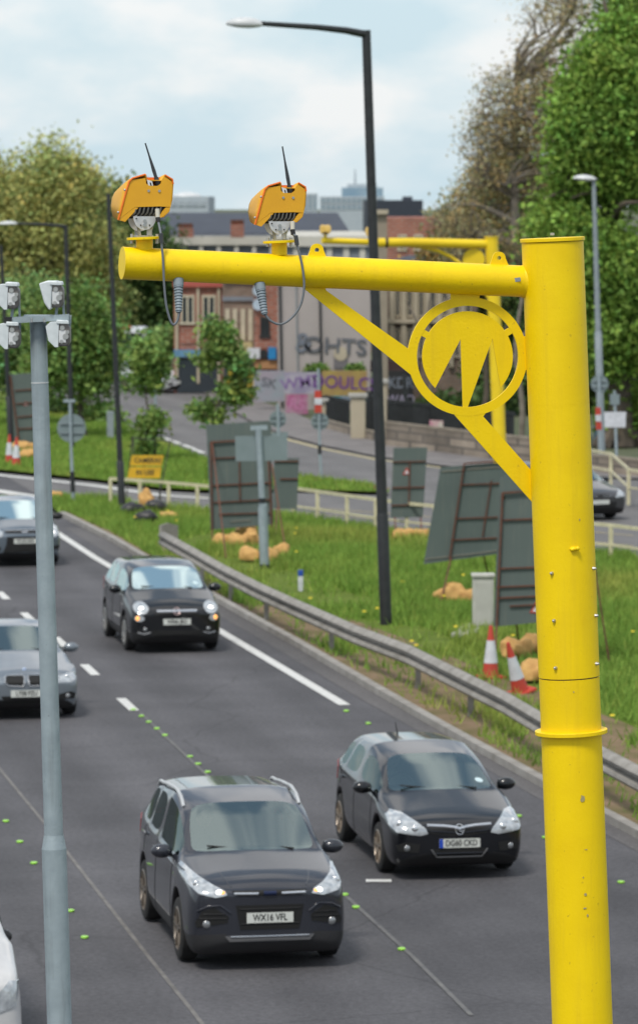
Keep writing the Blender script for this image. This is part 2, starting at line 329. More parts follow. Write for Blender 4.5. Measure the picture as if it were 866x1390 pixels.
# green temporary road studs
STUD = mat('green_road_stud', (.34, .74, .07), .35)
def stud(x, y, lb):
    c = G(x,y,.004); b = MB(); b.prism([c+Vector((.048*cos(a), .06*sin(a), 0)) for a in [2*pi*k/8+.39 for k in range(8)]], (0,0,.022)); tag(b.build('road_stud', STUD, bevel=.005), lb, 'road stud', 'green road studs')
for p in [(181,964),(192,973),(202,981),(213,990),(224,999),(258,1028),(269,1038),(282,1049)]: stud(*p, 'green road stud in the row running from the last white dash toward the charcoal SUV')
for p in [(468,1216),(483,1233),(545,1290)]: stud(*p, 'green road stud on the worn seam just right of the charcoal SUV')
for p in [(470,966),(500,983),(528,1000)]: stud(*p, 'green road stud between the end of the solid white line and the black hatchback roof')
stud(704,1109,'green road stud beside the right front of the black hatchback'); stud(843,1199,'green road stud on the asphalt right of the foreground yellow post'); stud(740,1138,'green road stud peeping out left of the foreground yellow post')
for p in [(8,1116),(27,1144),(46,1173),(96,1238),(115,1274)]: stud(*p, 'green road stud in the leftmost row, around the foot of the galvanised mast')
# side road markings
for nm, ln, wd, m_ in [('side_road_yellow_line', [(270,675),(400,688),(520,697),(620,705),(860,728)], .10, YLINE), ('side_road_line', [(300,688),(400,696),(520,706),(620,717),(860,742)], .10, YLINE),
                   ('upper_road_kerb_line', [(340,576),(390,597),(440,610),(510,624),(620,638)], .22, YLINE), ('side_road_white_line', [(60,673),(150,676),(230,686),(300,691)], .12, LINE)]:
    strip(nm, gp(ln), wd, m_, .016)
for (x, y) in [(226,596),(240,601),(254,606),(268,612)]:
    c = G(x,y); d2 = (G(268,612)-G(226,596)).normalized()*1.4; n = Vector((-d2.y,d2.x,0)).normalized()*.1
    sheet('upper_lane_dash', [c-d2-n, c+d2-n, c+d2+n, c-d2+n], .016, LINE)
strip('brick_strip', gp([(405,653.5),(450,659),(500,664.5),(520,668)]), .5, mat('red_brick_paving', (.30,.10,.07), .85), .10)
# traffic islands under the two camera posts
def island(name, cx, cy, lx, ly, rz):
    b = MB(); pts = []
    for i in range(32):
        a = 2*pi*i/32; x = lx*abs(cos(a))**.5*(1 if cos(a) > 0 else -1); y = ly*abs(sin(a))**.8*(1 if sin(a) > 0 else -1)
        pts.append(Vector((cx+x*cos(rz)-y*sin(rz), cy+x*sin(rz)+y*cos(rz), -.02)))
    b.prism(pts, (0,0,.14)); o = b.build(name, KERB); o['kind'] = 'structure'
island('traffic_island', 1.75, 24.0, .7, 1.6, radians(11))
island('median_island', -1.9, 31, .4, .9, radians(11))

# grass blades on the verges, one stuff object
def inside(p, poly):
    c = False; n = len(poly)
    for i in range(n):
        a, b = poly[i], poly[i-1]
        if (a[1] > p[1]) != (b[1] > p[1]) and p[0] < (b[0]-a[0])*(p[1]-a[1])/(b[1]-a[1])+a[0]: c = not c
    return c
def quads(name, centers, tv, m, parent=None, tint=None):   # centers: (n,4,3) numpy quads
    n = len(centers); me = bpy.data.meshes.new(name)
    if parent: centers = centers-np.array(tuple(parent.location))
    k = centers.shape[1]
    me.vertices.add(n*k); me.vertices.foreach_set('co', centers.reshape(-1).astype(np.float32))
    me.loops.add(n*k); me.loops.foreach_set('vertex_index', np.arange(n*k, dtype=np.int32))
    me.polygons.add(n); me.polygons.foreach_set('loop_start', np.arange(0, n*k, k, dtype=np.int32)); me.polygons.foreach_set('loop_total', np.full(n, k, dtype=np.int32))
    me.update(calc_edges=True)
    if tint is not None:
        at = me.color_attributes.new('tint', 'FLOAT_COLOR', 'CORNER')
        c = np.ones((n, k, 4), np.float32); c[:, :, :3] = tint[:, None, :]; at.data.foreach_set('color', c.reshape(-1))
    me.materials.append(m); o = bpy.data.objects.new(name, me); COL.objects.link(o)
    if parent: o.parent = parent
    return o
rng = np.random.default_rng(5)
GB = mat('grass_blades', (.25, .38, .07), .7, col2=(.17, .30, .05), scale=1.0, tint=True, trans=.3, spec=.2)
def grass(name, poly, n, hmin, hmax, keep=None, w=.02):
    poly = [(p[0], p[1]) for p in poly]; xs = [p[0] for p in poly]; ys = [p[1] for p in poly]
    x0, x1, y0, y1 = max(min(xs),-30), min(max(xs),22), max(min(ys),50), min(max(ys),175)
    cs = []; tt = []
    while len(cs) < n:
        x = random.uniform(x0,x1); y = y0+(y1-y0)*random.random()
        if abs(x) > y*.085+1.0: continue
        if not inside((x,y), poly): continue
        d = keep(x,y) if keep else 1
        if random.random() > d: continue
        nz = noise.noise(Vector((x*.7,y*.35,0)))*.5+.5; nz2 = noise.noise(Vector((x*.25,y*.12,7)))*.5+.5
        h = (hmin+(hmax-hmin)*random.random()**1.5)*(.45+1.0*nz)
        a = random.uniform(0,pi); dx, dy = cos(a)*w, sin(a)*w; lx, ly = random.gauss(0,h*.35), random.gauss(0,h*.35)
        cs.append([(x-dx,y-dy,.08),(x+dx,y+dy,.08),(x+lx,y+ly,.09+h)])
        dry = max(0, nz2-.55)*1.4+(.25 if random.random() < .12 else 0)
        g = random.uniform(.75,1.25); tt.append([g*(1+dry*1.3), g*(1+.2*dry), g*(1+.8*dry)])
    o = quads(name, np.array(cs), None, GB, tint=np.array(tt)); o['kind'] = 'stuff'
    return tag(o, None, None)
def kdist(x, y):
    best = 9
    for a, b in zip(kern_ext[:-1], kern_ext[1:]):
        if min(a.y,b.y) <= y <= max(a.y,b.y):
            t = (y-a.y)/(b.y-a.y+1e-9); best = x-(a.x+(b.x-a.x)*t)
    return best
def kverge(x, y):
    d = kdist(x,y); nz = noise.noise(Vector((x*.8,y*.3,3)))
    if d < .25: return 0
    if d < 3.1: return max(.03, min(1, .12+nz*1.6+(y-82)/45))
    return 1 if nz > -.36 else .15
g1 = grass('verge_grass_blades', v1, 120000, .10, .30, kverge)
tag(g1, 'uneven green grass of the verge behind the crash barrier', 'grass')
g2 = grass('island_grass_blades', gp(V2), 45000, .10, .22, None, .03)
tag(g2, 'short green grass of the island between the two side roads', 'grass')
# dandelions: countless yellow heads
cs = []
while len(cs) < 50:
    x = random.uniform(-8,12); y = random.uniform(60,112)
    if not inside((x,y), [(p[0],p[1]) for p in v1]) or kdist(x,y) < .5: continue
    z = .3+random.random()*.08; r = .035
    cs.append([(x-r,y-r,z),(x+r,y-r,z),(x+r,y+r,z+.02),(x-r,y+r,z+.02)])
o = quads('dandelion_heads', np.array(cs), None, mat('dandelion_yellow', (.7,.55,.02), .7)); tag(o, 'yellow dandelion heads dotted over the verge grass', 'flowers', kind='stuff')
# ================================================================ NEAR YELLOW CAMERA GANTRY
ZP, ZT = 24.0, 23.4
def U(px, py): return P(px, py, ZP-(ZP-ZT)*(712-px)/544)
NRM = (U(200,400)-U(700,400)).cross(Vector((0,0,1))).normalized()
if NRM.y < 0: NRM = -NRM                                # points away from the camera
def plate(b, pts, th=.014, front=0.0, fn=U):
    a = [fn(x,y)+NRM*front for x, y in pts]; return b.prism(a, NRM*th)
ptop, pbot = P(750,330,ZP), P(787,1300,ZP)
axis = (pbot-ptop).normalized(); base = ptop+axis*((0.12-ptop.z)/axis.z)
rig = empty('camera_gantry', base, 'thick bright yellow camera gantry post in the foreground with a side arm and round emblem', 'camera gantry', 'yellow camera gantries')
def onp(y): t = (y-330)/(1300-330); return ptop.lerp(pbot, t)
R0 = 42*PX(ZP)
b = MB(); seam = onp(916)
b.tube([onp(328), seam-axis*.004, seam-axis*.004], [R0, R0*.995, R0*.97], 64)
b.build('upper_post', YEL, rig)
b = MB(); b.tube([seam+axis*.003, seam+axis*.004, base-axis*.02], [R0*.97, R0*.985, R0*1.0], 64); b.build('lower_post', YEL, rig)
b = MB(); b.tube([seam-axis*.004, seam+axis*.004], R0*.955, 48); b.build('joint_gap', BLK, rig)
b = MB(); f = onp(991); b.tube([f-axis*.012, f-axis*.012, f+axis*.010, f+axis*.012], [R0*1.10, R0*1.18, R0*1.18, R0*1.1], 64); b.build('flange_ring', YEL, rig, bevel=.002)
b = MB(); f = onp(325); b.tube([f-axis*.012, f+axis*.010], R0*1.045, 64); b.build('post_cap', YEL, rig, bevel=.003)
b = MB(); f = onp(319); b.tube([f, f-axis*.014], .012, 8); b.build('cap_bolt', STEEL, rig)
b = MB(); b.box(base+Vector((0,0,.01)), (.6,.6,.03))
for sx in (-1,1):
    for sy in (-1,1): b.tube([base+Vector((sx*.24,sy*.24,0)), base+Vector((sx*.24,sy*.24,.07))], .018, 8)
b.build('base_plate', YEL, rig)
# bolts on the post front
def front_pt(px, py):
    c = onp(py); x = (px-(750+(py-330)*37/970))*PX(ZP); x = max(-R0*.92, min(R0*.92, x))
    return Vector((c.x+x, c.y-sqrt(max(0,R0*R0-x*x)), c.z)), Vector((x, -sqrt(max(0,R0*R0-x*x)), 0)).normalized()
for (x, y) in [(747,772),(804,767),(750,836),(807,831),(752,900),(808,896)]:
    p, n = front_pt(x,y); b = MB(); b.tube([p-n*.004, p+n*.012], [.012,.009], 8); b.ball(p+n*.012, .008, 5); b.build('bolt', STEEL, rig)
p, n = front_pt(777,739); b = MB(); b.ball(p+Vector((-.004,0,0)), .020, 6, (1.3,1,.7)); b.ball(p+n*.014+Vector((.014,0,.004)), .013, 6); b.ball(p+n*.012+Vector((-.016,0,-.003)), .010, 6); b.build('lock_boss', YEL, rig)
CHIP = mat('chipped_grey_primer', (.30, .29, .20), .8, col2=(.45,.36,.10), scale=40)
for (x, y, wd, h) in [(788,1077,3,5.5),(793,1146,2.2,.7),(792,1207,2,2.5),(791,1226,2.6,1.4),(795,1236,1.5,2.2),(789,1184,1,1),(776,932,1.2,1),(784,700,1.2,2)]:
    p, n = front_pt(x,y); s = PX(ZP); t = Vector((-n.y, n.x, 0)); k = 9; pts = []
    for i in range(k):
        a = 2*pi*i/k; rr = random.uniform(.7,1.15); pts.append(p+n*.0015+t*(cos(a)*wd*s*rr)+Vector((0,0,sin(a)*h*s*rr)))
    b = MB(); b.add(pts, [tuple(range(k))]); b.build('paint_chip', CHIP, rig)
# weld seams as thin raised rings
for y in (415, 545): b = MB(); f = onp(y); b.tube([f-axis*.0008, f+axis*.0008], R0*1.0012, 64, caps=False); b.build('weld_line', YEL, rig)
# arm
a0, a1 = U(167,356.5), U(722,382); RA = 21.7*PX(23.7)
b = MB(); b.tube([a0, a1], RA, 48); b.build('arm', YEL, rig)
d = (a0-a1).normalized(); b = MB(); b.tube([a0+d*.0, a0+d*.006], [RA*1.015]*2, 48); b.build('arm_end_cap', YEL, rig)
b = MB(); w0 = U(711,381.5); b.tube([w0+d*.02, w0-d*.0, w0-d*.03], [RA*1.01, RA*1.06, RA*1.2], 40, caps=False); b.build('arm_collar', YEL, rig)
# lifting lugs with holes
def lug(cx, cy, top, wd=13):
    b = MB(); outer = []; inner = []; k = 20
    for i in range(k+1):
        a = pi*i/k; outer.append((cx+9*cos(a)+ (0), top+9-9*sin(a)))
    outer = [(cx+wd, cy)]+outer+[(cx-wd, cy)]
    hc = (cx, top+9); m = len(outer)
    inn = []
    for i in range(m):
        x, y = outer[i]; a = atan2(y-hc[1], x-hc[0]); inn.append((hc[0]+3.2*cos(a), hc[1]+3.2*sin(a)))
    fr = [U(x,y)-NRM*.006 for x, y in outer]; bk = [U(x,y)+NRM*.006 for x, y in outer]
    fi = [U(x,y)-NRM*.006 for x, y in inn]; bi = [U(x,y)+NRM*.006 for x, y in inn]
    vs = fr+fi+bk+bi; fs = []
    for i in range(m):
        j = (i+1)%m; fs += [(i,j,m+j,m+i), (2*m+i,3*m+i,3*m+j,2*m+j), (i,2*m+i,2*m+j,j), (m+i,m+j,3*m+j,3*m+i)]
    b.add(vs, fs); b.build('lifting_lug', YEL, rig)
lug(430, 349, 330); lug(677, 360, 341)
b = MB(); b.box(U(694,379)-NRM*(RA+.0005), (.05,.003,.022), Matrix.Rotation(radians(-8),3,'Y')); b.build('grey_sticker', GREYP, rig)
# emblem ring
C0 = (634.8, 483.5)
def annulus(b, c, r0, r1, th, n=72, front=0):
    vs = []
    for fr in (0, th):
        for r in (r0, r1):
            for i in range(n):
                a = 2*pi*i/n; vs.append(U(c[0]+r*cos(a), c[1]+r*sin(a))+NRM*(front+fr))
    fs = []
    for i in range(n):
        j = (i+1)%n; fs += [(i,j,n+j,n+i), (2*n+i,3*n+i,3*n+j,2*n+j), (i,2*n+i,2*n+j,j), (n+i,n+j,3*n+j,3*n+i)]
    return b.add(vs, fs)
b = MB(); annulus(b, C0, 68.8, 81, .014); b.build('emblem_ring', YEL, rig)
arc = []
a0_, a1_ = radians(180+44.4), radians(-43.5)
for i in range(61):
    a = a0_+(a1_-a0_)*i/60; arc.append((C0[0]+61.5*cos(a), C0[1]-61.5*sin(a)))
disc = arc+[(668.5,459.5),(634.6,553.8),(628.6,553.8),(625.4,460)]
b = MB(); plate(b, disc, .010, .002)
for ang in (152, 31):
    a = radians(ang); c, s_ = cos(a), -sin(a); t = (-s_, c)
    q = [(C0[0]+c*r+t[0]*k, C0[1]+s_*r+t[1]*k) for r, k in ((60,-4.5),(70,-4.5),(70,4.5),(60,4.5))]; plate(b, q, .0096, .0022)
b.build('emblem_disc', YEL, rig)
b = MB(); plate(b, [(612,396),(652,398),(650,409),(612,409)], .012, .001); b.build('emblem_mount', YEL, rig); b = MB(); plate(b, [(708,456),(722,456),(724,502),(708,502)], .012, .001)
b.build('emblem_mount', YEL, rig)
b = MB(); plate(b, [(404,384),(440,384),(443,394),(560,477),(557,484),(566,508),(561,511)], .012, .001); b.build('upper_brace', YEL, rig)
b = MB(); plate(b, [(617,563),(630,561),(650,561),(660,560),(656,565),(728,646),(730,690)], .012, .001); b.build('lower_brace', YEL, rig)

# ---------------------------------------------------------------- the two camera heads
def cam_head(sh, sc, label, yaw=0):
    piv = (198, 320)
    def Q(x, y, dep=0):                     # photo px of the first head -> point; dep metres away from the camera
        X = (x-piv[0])*sc+piv[0]+sh[0]; Y = (y-piv[1])*sc+piv[1]+sh[1]
        return P(X, Y, U(X, Y).y+dep)
    root = empty('traffic_camera', Q(196,327), label, 'traffic camera', 'amber camera heads on the foreground arm')
    # flange and stub that carry it
    b = MB(); c = Q(196,322); up = -axis
    b.tube([c-up*.010, c+up*.004], [24*PX(23.5)*sc]*2, 24); b.build('mounting_plate', YEL, root, bevel=.001)
    b = MB(); b.tube([Q(196,323), Q(196,342)], [11.5*PX(23.5)*sc]*2, 20); b.build('mounting_stub', YEL, root)
    for dx in (-17, 17): b = MB(); b.tube([Q(196+dx,317), Q(196+dx,330)], .009, 6); b.build('mounting_bolt', STEEL, root)
    # struts + half disc bracket
    b = MB()
    b.bar(Q(186,292,.05), Q(187,321,.05), .012, .03); b.bar(Q(203,296,.04), Q(203,321,.04), .012, .03); b.bar(Q(183,320,.03), Q(207,320,.03), .05, .01)
    b.bar(Q(184,292,-.01), Q(190,319,.0), .008, .015); b.bar(Q(208,300,-.01), Q(203,319,.0), .008, .015)
    b.build('bracket_strut', STEEL, root)
    pts = [(181+i*0,294) for i in (0,)]+[(196.5+15.5*cos(a), 293+18.5*sin(a)) for a in [pi-pi*i/16 for i in range(17)]]
    b = MB(); b.prism([Q(x,y,-.035) for x, y in pts[1:]], NRM*.006); b.build('bracket_plate', ZINC, root)
    b = MB(); b.prism([Q(x-7,y+2,.03) for x, y in pts[1:]], NRM*.006); b.build('bracket_plate', ZINC, root)
    for (x, y, r) in [(196.5,299,.009),(196.5,305,.011),(191,305,.004),(203,305,.004),(185,296,.004)]:
        b = MB(); c = Q(x,y,-.036); b.tube([c, c-NRM*.006], r, 10); b.build('pivot_bolt', BLK if r < .006 else STEEL, root)
    # shell: rear outline swept away and to the left
    rear = [(175,241),(197.5,235.5),(196.5,243),(198.5,249.5),(203,252),(216,252),(218.5,249),(219,240),(223.5,236.5),(234.5,243),(233.5,262),(231,281),(221,293.5),(214,295)]
    n_r = len(rear)
    # cover walls as rings rear -> front
    ringr = [(160,297,0),(182,279.5,0),(178,262,0),(176,246,0),(178,240.5,0),(197,235.8,0),(224,236.8,0),(233,241.5,0),(234.6,247,0),(233.5,262,0),(231.5,280,0),(221.5,293,0)]
    # rear cover plate
    back = [(161,297.5),(183,280.5),(217,279.5),(231.6,280.5),(233.6,262),(234.6,247),(223.6,238),(219.5,243.5),(218.5,248.5),(214,251.6),(203,251.6),(198.6,248.5),(197.6,241),(178.5,243.5),(174.3,250),(171.5,262),(165,280)]
    b = MB(); b.prism([Q(x,y,-.004) for x, y in back], NRM*.008); b.build('rear_cover', ORY, root)
    # lower bevelled edge of rear cover
    for fc in ([(161,297.8),(183,280.8),(188,281.2),(170,300.5)], [(225,281),(231.4,281),(229,287),(221.6,293.4),(213,297),(219,288.5)]):
        b = MB(); b.prism([Q(x,y,-.003) for x, y in fc], NRM*.03); b.build('rear_cover_lip', ORY, root)
    # hood: top + left + right walls from rear rim to the front end
    rim = [(160.5,298),(166.5,277),(171,260),(175.2,246),(180,241.2),(197.5,236),(199.5,244),(219,244.5),(223.8,236.8),(234,242.8),(235,249),(233.5,270),(229.5,286),(221.5,294)]
    frt = [(153.5,293),(151,279),(152.5,268),(156,261),(161,256),(172,252),(182,252),(200,250),(206,249),(214,252),(216,258),(215,272),(212,284),(207,292)]
    D = .30*sc
    vs = []; K = len(rim); steps = 7
    for k in range(steps+1):
        t = k/steps; tt = t**.75
        for (x0,y0),(x1,y1) in zip(rim, frt):
            vs.append(Q(x0+(x1-x0)*tt, y0+(y1-y0)*t, D*t))
    fs = [(k*K+i, k*K+i+1, (k+1)*K+i+1, (k+1)*K+i) for k in range(steps) for i in range(K-1)]
    b = MB(); b.add(vs, fs, True); hood = b.build('weather_hood', ORY, root)
    sm_ = hood.modifiers.new('solid', 'SOLIDIFY'); sm_.thickness = .006; sm_.offset = 0
    b = MB(); b.tube([Q(x,y,-.006) for x, y in rim[:6]], .0055, 6); b.tube([Q(x,y,-.006) for x, y in rim[8:11]], .0055, 6); b.tube([Q(197.5,236.5,.03),Q(199.5,243,.05),Q(219,243.5,.05),Q(223.8,237.5,.03)], .0055, 6)
    b.build('hood_edge', ORR, root)
    b = MB(); b.prism([Q(x,y,.05) for x, y in [(197.5,240),(221.5,240),(220,254),(199,254)]], NRM*.01); b.build('inner_orange_face', ORR, root)
    b = MB(); b.prism([Q(x,y,-.002) for x, y in [(199.5,243),(206.5,245.4),(208.0,251.4),(201.5,251.4)]], NRM*.01); b.build('white_label_plate', WHITE, root)
    b = MB(); b.prism([Q(x,y,-.0035) for x, y in [(203.2,247),(205,247),(206,251),(204.2,251)]], NRM*.001); b.build('label_mark', BLK, root)
    # inner body, fins
    b = MB()
    fr = [(168,290),(172,262),(180,258),(222,258),(228,262),(226,284),(214,291),(176,296)]
    b.prism([Q(x,y,.02) for x, y in fr], Vector((0,.22,0))); b.build('inner_housing', BLK, root)
    for i in range(7):
        x = 185+i*5.6; b = MB(); b.tube([Q(x,280.5,.004), Q(x-1.5,288,-.002), Q(x-6,292.5,.01), Q(x-8,294,.2)], .0055, 6); b.build('cooling_fin', mat('dark_fin_alloy', (.13,.125,.11), .5, .3), root)
    for (x, y) in [(201.8,258.3),(216.2,258.5)]:
        b = MB(); c = Q(x,y,-.005); b.tube([c, c-NRM*.004], .0075, 10); b.build('cover_screw', STEEL, root)
    for (x, y) in [(169.5,257),(160.5,287.5)]:
        b = MB(); b.ball(Q(x,y,-.004), .007, 6); b.build('side_screw', STEEL, root)
    return root, Q
root1, Q1 = cam_head((0,0), 1.0, 'leftmost amber camera head on the end of the foreground yellow arm')
root2, Q2 = cam_head((183,5), .93, 'amber camera head beside the lifting lug, second from the arm end')
def antenna(root, Q, x0, y0, x1, y1):
    a, b_ = Q(x0,y0,.015), Q(x1,y1,.015); b = MB(); k = a.lerp(b_,.12); m2 = a.lerp(b_,.30); m = a.lerp(b_,.68)
    b.tube([a, k, k, m2, m, b_.lerp(a,.02), b_], [.014,.013,.0095,.0105,.0052,.004,.005], 12); b.build('antenna', mat('dark_grey_rubber', (.045,.052,.06), .5), root)
    b = MB(); b.tube([a-(b_-a)*.07, a+(b_-a)*.02], .017, 10); b.build('antenna_joint', BLK, root)
def Q0(x, y, dep=0): return U(x,y)+NRM*dep
antenna(root1, Q0, 214.5, 246.5, 198, 193.5)
antenna(root2, Q0, 394.5, 258, 384.2, 198)
def spline(pts, k=8):
    P_ = [Vector(p) for p in pts]; P_ = [P_[0]*2-P_[1]]+P_+[P_[-1]*2-P_[-2]]; o_ = []
    for i in range(1, len(P_)-2):
        a, b, c, d_ = P_[i-1:i+3]
        for j in range(k):
            t = j/k; o_.append(.5*((2*b)+(c-a)*t+(2*a-5*b+4*c-d_)*t*t+(3*b-a-3*c+d_)*t**3))
    return o_+[P_[-2]]
def cable(root, conn, pts, gl, label=None):
    f = -.10
    b = MB(); b.tube([Q0(*conn[0],f*.5), Q0(*conn[1],f*.6)], .0125, 12); b.build('cable_connector', WIRE, root)
    b = MB(); b.tube([Q0(*conn[1],f*.6), Q0(*conn[2],f*.65)], .0135, 12); b.build('cable_collar', BLK, root)
    c3 = Q0(*conn[2],f*.65)
    pp = [c3]+[Q0(x,y,f) for x, y in pts]; b = MB(); b.tube(spline(pp), .0068, 10); b.build('cable', CABLE, root)
    b = MB(); b.tube([pp[1].lerp(pp[2],-.1), pp[1].lerp(pp[2],1.0)], .0125, 10); b.build('cable_sleeve', mat('dark_sleeve', (.05,.055,.06), .5), root)
    g0, g1 = Q0(*gl[0],-.04), Q0(*gl[1],f); b = MB()
    p_ = []; r_ = []
    p_ += [g0, g0.lerp(g1,.22)]; r_ += [.030,.029]
    nrib = 9
    for i in range(nrib):
        t0 = .22+.78*i/nrib; t1 = .22+.78*(i+.5)/nrib; t2 = .22+.78*(i+.62)/nrib; r = .027-.009*i/nrib
        p_ += [g0.lerp(g1,t0), g0.lerp(g1,t1), g0.lerp(g1,t2)]; r_ += [r, r, r*.72]
    p_.append(g1); r_.append(.014); b.tube(p_, r_, 16); b.build('cable_gland', GLAND, root)
cable(root1, [(210.8,283),(211,294.5),(211.5,300)], [(213,317),(213.8,329),(215.8,350),(217.5,385),(220.5,414),(226,434),(230.5,439.5),(235.5,434),(238,423)], [(240,378),(237.2,423)])
cable(root2, [(394,300),(393.5,311),(394.3,318)], [(395.5,320),(397.2,332),(401.5,348),(405.5,370),(406.5,392),(401,415),(388,432),(374,439),(361,434),(354,426)], [(350,384),(353.5,426)])
# ================================================================ MAST WITH FOUR PALE CAMERA UNITS (left foreground)
ZM = 31.0
mt, mb_ = P(51.5, 432, ZM), P(78, 1300, ZM); ax = (mb_-mt).normalized(); mbase = mt+ax*((.12-mt.z)/ax.z)
mast = empty('camera_mast', mbase, 'pale galvanised grey mast in the left foreground carrying a short crossbar', 'mast')
def onm(y): return mt.lerp(mb_, (y-432)/868)
sM = PX(ZM)
b = MB(); b.tube([onm(431), onm(600), onm(1134)], [11.3*sM, 11.8*sM, 13*sM], 32); b.build('upper_tube', GALV, mast)
b = MB(); b.tube([onm(1132), onm(1136), onm(1152)], [13.4*sM, 14*sM, 17*sM], 32, caps=False); b.build('tapered_collar', GALV, mast)
b = MB(); b.tube([onm(1151), mbase], [17*sM]*2, 32); b.build('lower_tube', GALV, mast)
b = MB(); b.tube([onm(517.4), onm(519)], 12*sM, 32); b.build('reflective_band', LAMPW, mast)
b = MB(); b.bar(P(11,434.5,ZM-.12), P(94,430,ZM-.12), .06, .045); b.build('crossbar', GALV, mast)
b = MB(); b.box(P(11.5,434.5,ZM-.14), (.05,.05,.05)); b.build('bar_end_stop', BLK, mast)
b = MB(); b.box(onm(429), (.2,.2,.02)); b.build('head_plate', GALV, mast)
for x in (43, 60): b = MB(); b.tube([P(x,437,ZM-.18), P(x,431,ZM-.18)], .008, 6); b.build('clamp_bolt', STEEL, mast)
b = MB(); b.box(mbase+Vector((0,0,.01)), (.4,.4,.03)); b.build('foot_plate', GALV, mast)
MW = mat('pale_camera_shell', (.66,.71,.73), .35, col2=(.56,.61,.63), scale=14)
MG = mat('camera_back_alloy', (.28,.26,.25), .5, .4, col2=(.14,.13,.125), scale=30, contrast=.3)
def ircam(cx, cy, flip, label, lean=0):
    c = P(cx, cy, ZM-.1); root = empty('infrared_camera', c, label, 'traffic camera', 'pale camera units on the galvanised mast')
    s = sM*1.13
    def q(x, y, d=0): return c+Vector((x*s, d, -y*s))
    # bulbous shell to the left, machined back to the right
    prof = [(-15,-15),(-6,-18),(8,-18),(13,-14),(13,12),(8,17),(-3,17),(-9,8)] if lean else [(-15,-10),(-10,-15),(6,-16),(12,-12),(13,12),(8,15),(-4,15),(-12,7)]
    shell = prof[:3]+[(1,-15 if 1 else 0),(0,15)]+prof[-2:]
    b = MB(); b.prism([q(x,y,-.09) for x, y in shell], (0,.2,0)); b.build('shell', MW, root, bevel=.018)
    b = MB(); b.prism([q(x,y,-.075) for x, y in [(0,-15),(11,-13),(14,-8),(14,9),(11,14),(0,14)]], (0,.16,0)); b.build('back_housing', MG, root, bevel=.01)
    b = MB(); b.prism([q(x,y,-.1) for x, y in [(-2,-18),(12,-17),(13,-12.5),(-2,-13)]], (0,.21,0)); b.build('shell_visor', MW, root, bevel=.006)
    for (x, y, r) in [(5,-8,.018),(9,2,.022),(4,8,.014),(11,-3,.014)]:
        b = MB(); b.tube([q(x,y,-.075), q(x,y,-.10)], r, 10); b.build('rear_connector', STEEL, root)
    b = MB(); b.box(q(5,2,-.085), (.05,.02,.09)); b.build('rear_label', LAMPW, root)
    e = 21 if not flip else -19
    b = MB(); b.bar(q(6,10 if not flip else -12,0), q(4,e+6 if not flip else e-4,0), .02, .03, (0,1,0)); b.bar(q(13,6 if not flip else -8,0), q(14,e+6 if not flip else e-4,0), .015, .03, (0,1,0)); b.build('mounting_bracket', GALV, root)
ircam(71, 401, False, 'pale camera unit above the right end of the mast crossbar, tilted down to the left', 1)
ircam(80, 453.5, True, 'pale camera unit hanging under the right end of the mast crossbar')
ircam(11, 402.5, False, 'pale camera unit above the left end of the mast crossbar, cut by the photo edge')
ircam(12, 456, True, 'pale camera unit hanging under the left end of the mast crossbar')

# ================================================================ LAMP POSTS
def lamp_post(name, label, px, top, bot, Y, rt, rb, m, arm=None, head=None, basey=None, group='street lamp posts', rbase=None, hm=LAMPW, hl=52, hh=6):
    s = PX(Y); a, b_ = P(*top, Y), P(*bot, Y); b_.z = .08
    root = empty(name, b_, label, 'street lamp', group)
    def on(t): return a.lerp(b_, t)
    tb = (basey-top[1])/(bot[1]-top[1]) if basey else .8
    b = MB(); b.tube([a, on(tb)], [rt*s, rb*s], 16); b.build('pole', m, root)
    b = MB(); b.tube([on(tb-.004), on(tb), b_], [rb*s, (rbase or rb*1.35)*s, (rbase or rb*1.35)*s], 16); b.build('pole_base', m, root)
    if arm:
        pts = [P(x, y, Y-dz) for x, y, dz in arm]; k = len(pts)
        b = MB(); b.tube(pts, [rt*s*.9-(rt*s*.35)*i/(k-1) for i in range(k)], 12); b.build('arm', m, root)
    if head:
        (hx0, hy0), (hx1, hy1), dz = head
        p0, p1 = P(hx0,hy0,Y-dz), P(hx1,hy1,Y-dz); d = p1-p0
        b = MB(); vs = []; K = 12; R = 10
        for i in range(R+1):
            t = i/R; w_ = sin(pi*min(1,max(.02,t))**.7)**.5 if 0 < t < 1 else .05
            w_ = [.15,.6,.8,.92,1,1,.97,.9,.78,.55,.3][i]
            c = p0+d*t
            for j in range(K):
                an = 2*pi*j/K; zz = sin(an); zz = zz if zz > 0 else zz*.55
                vs.append(c+Vector((0, cos(an)*.14*w_*s/.0146, zz*hh*.5*s*w_)))
        fs = [(i*K+j, i*K+(j+1)%K, (i+1)*K+(j+1)%K, (i+1)*K+j) for i in range(R) for j in range(K)]
        b.add(vs, fs, True); b.add(vs[:K], [tuple(range(K))]); b.add(vs[-K:], [tuple(range(K))]); b.build('lamp_head', hm, root)
    return root
lamp_post('street_lamp', 'tallest black lamp post, behind the crash barrier, its long arm reaching left', 0, (497,40), (524,856), 83.2, 6.0, 7.4, BLKP,
          arm=[(498,46,0),(470,40.5,.2),(430,36,.5),(355,31,.9)], head=((358,32.5),(307,31),.9), basey=705, rbase=8.2, hh=19)
lamp_post('lamp_post', 'plain black post on the tip of the verge, left of the yellow arm', 0, (147,262), (166,697), 113.5, 2.6, 4.0, BLKP, basey=628, rbase=5.0)
lamp_post('street_lamp', 'black lamp post behind the galvanised mast, its pale head pointing left', 0, (89,305), (98,612), 143, 2.8, 3.3, BLKP,
          arm=[(89,307,0),(70,305,.2),(45,303.5,.3),(22,303,.4)], head=((24,303),(-2,303.5),.4), basey=560, rbase=3.6, hh=8)
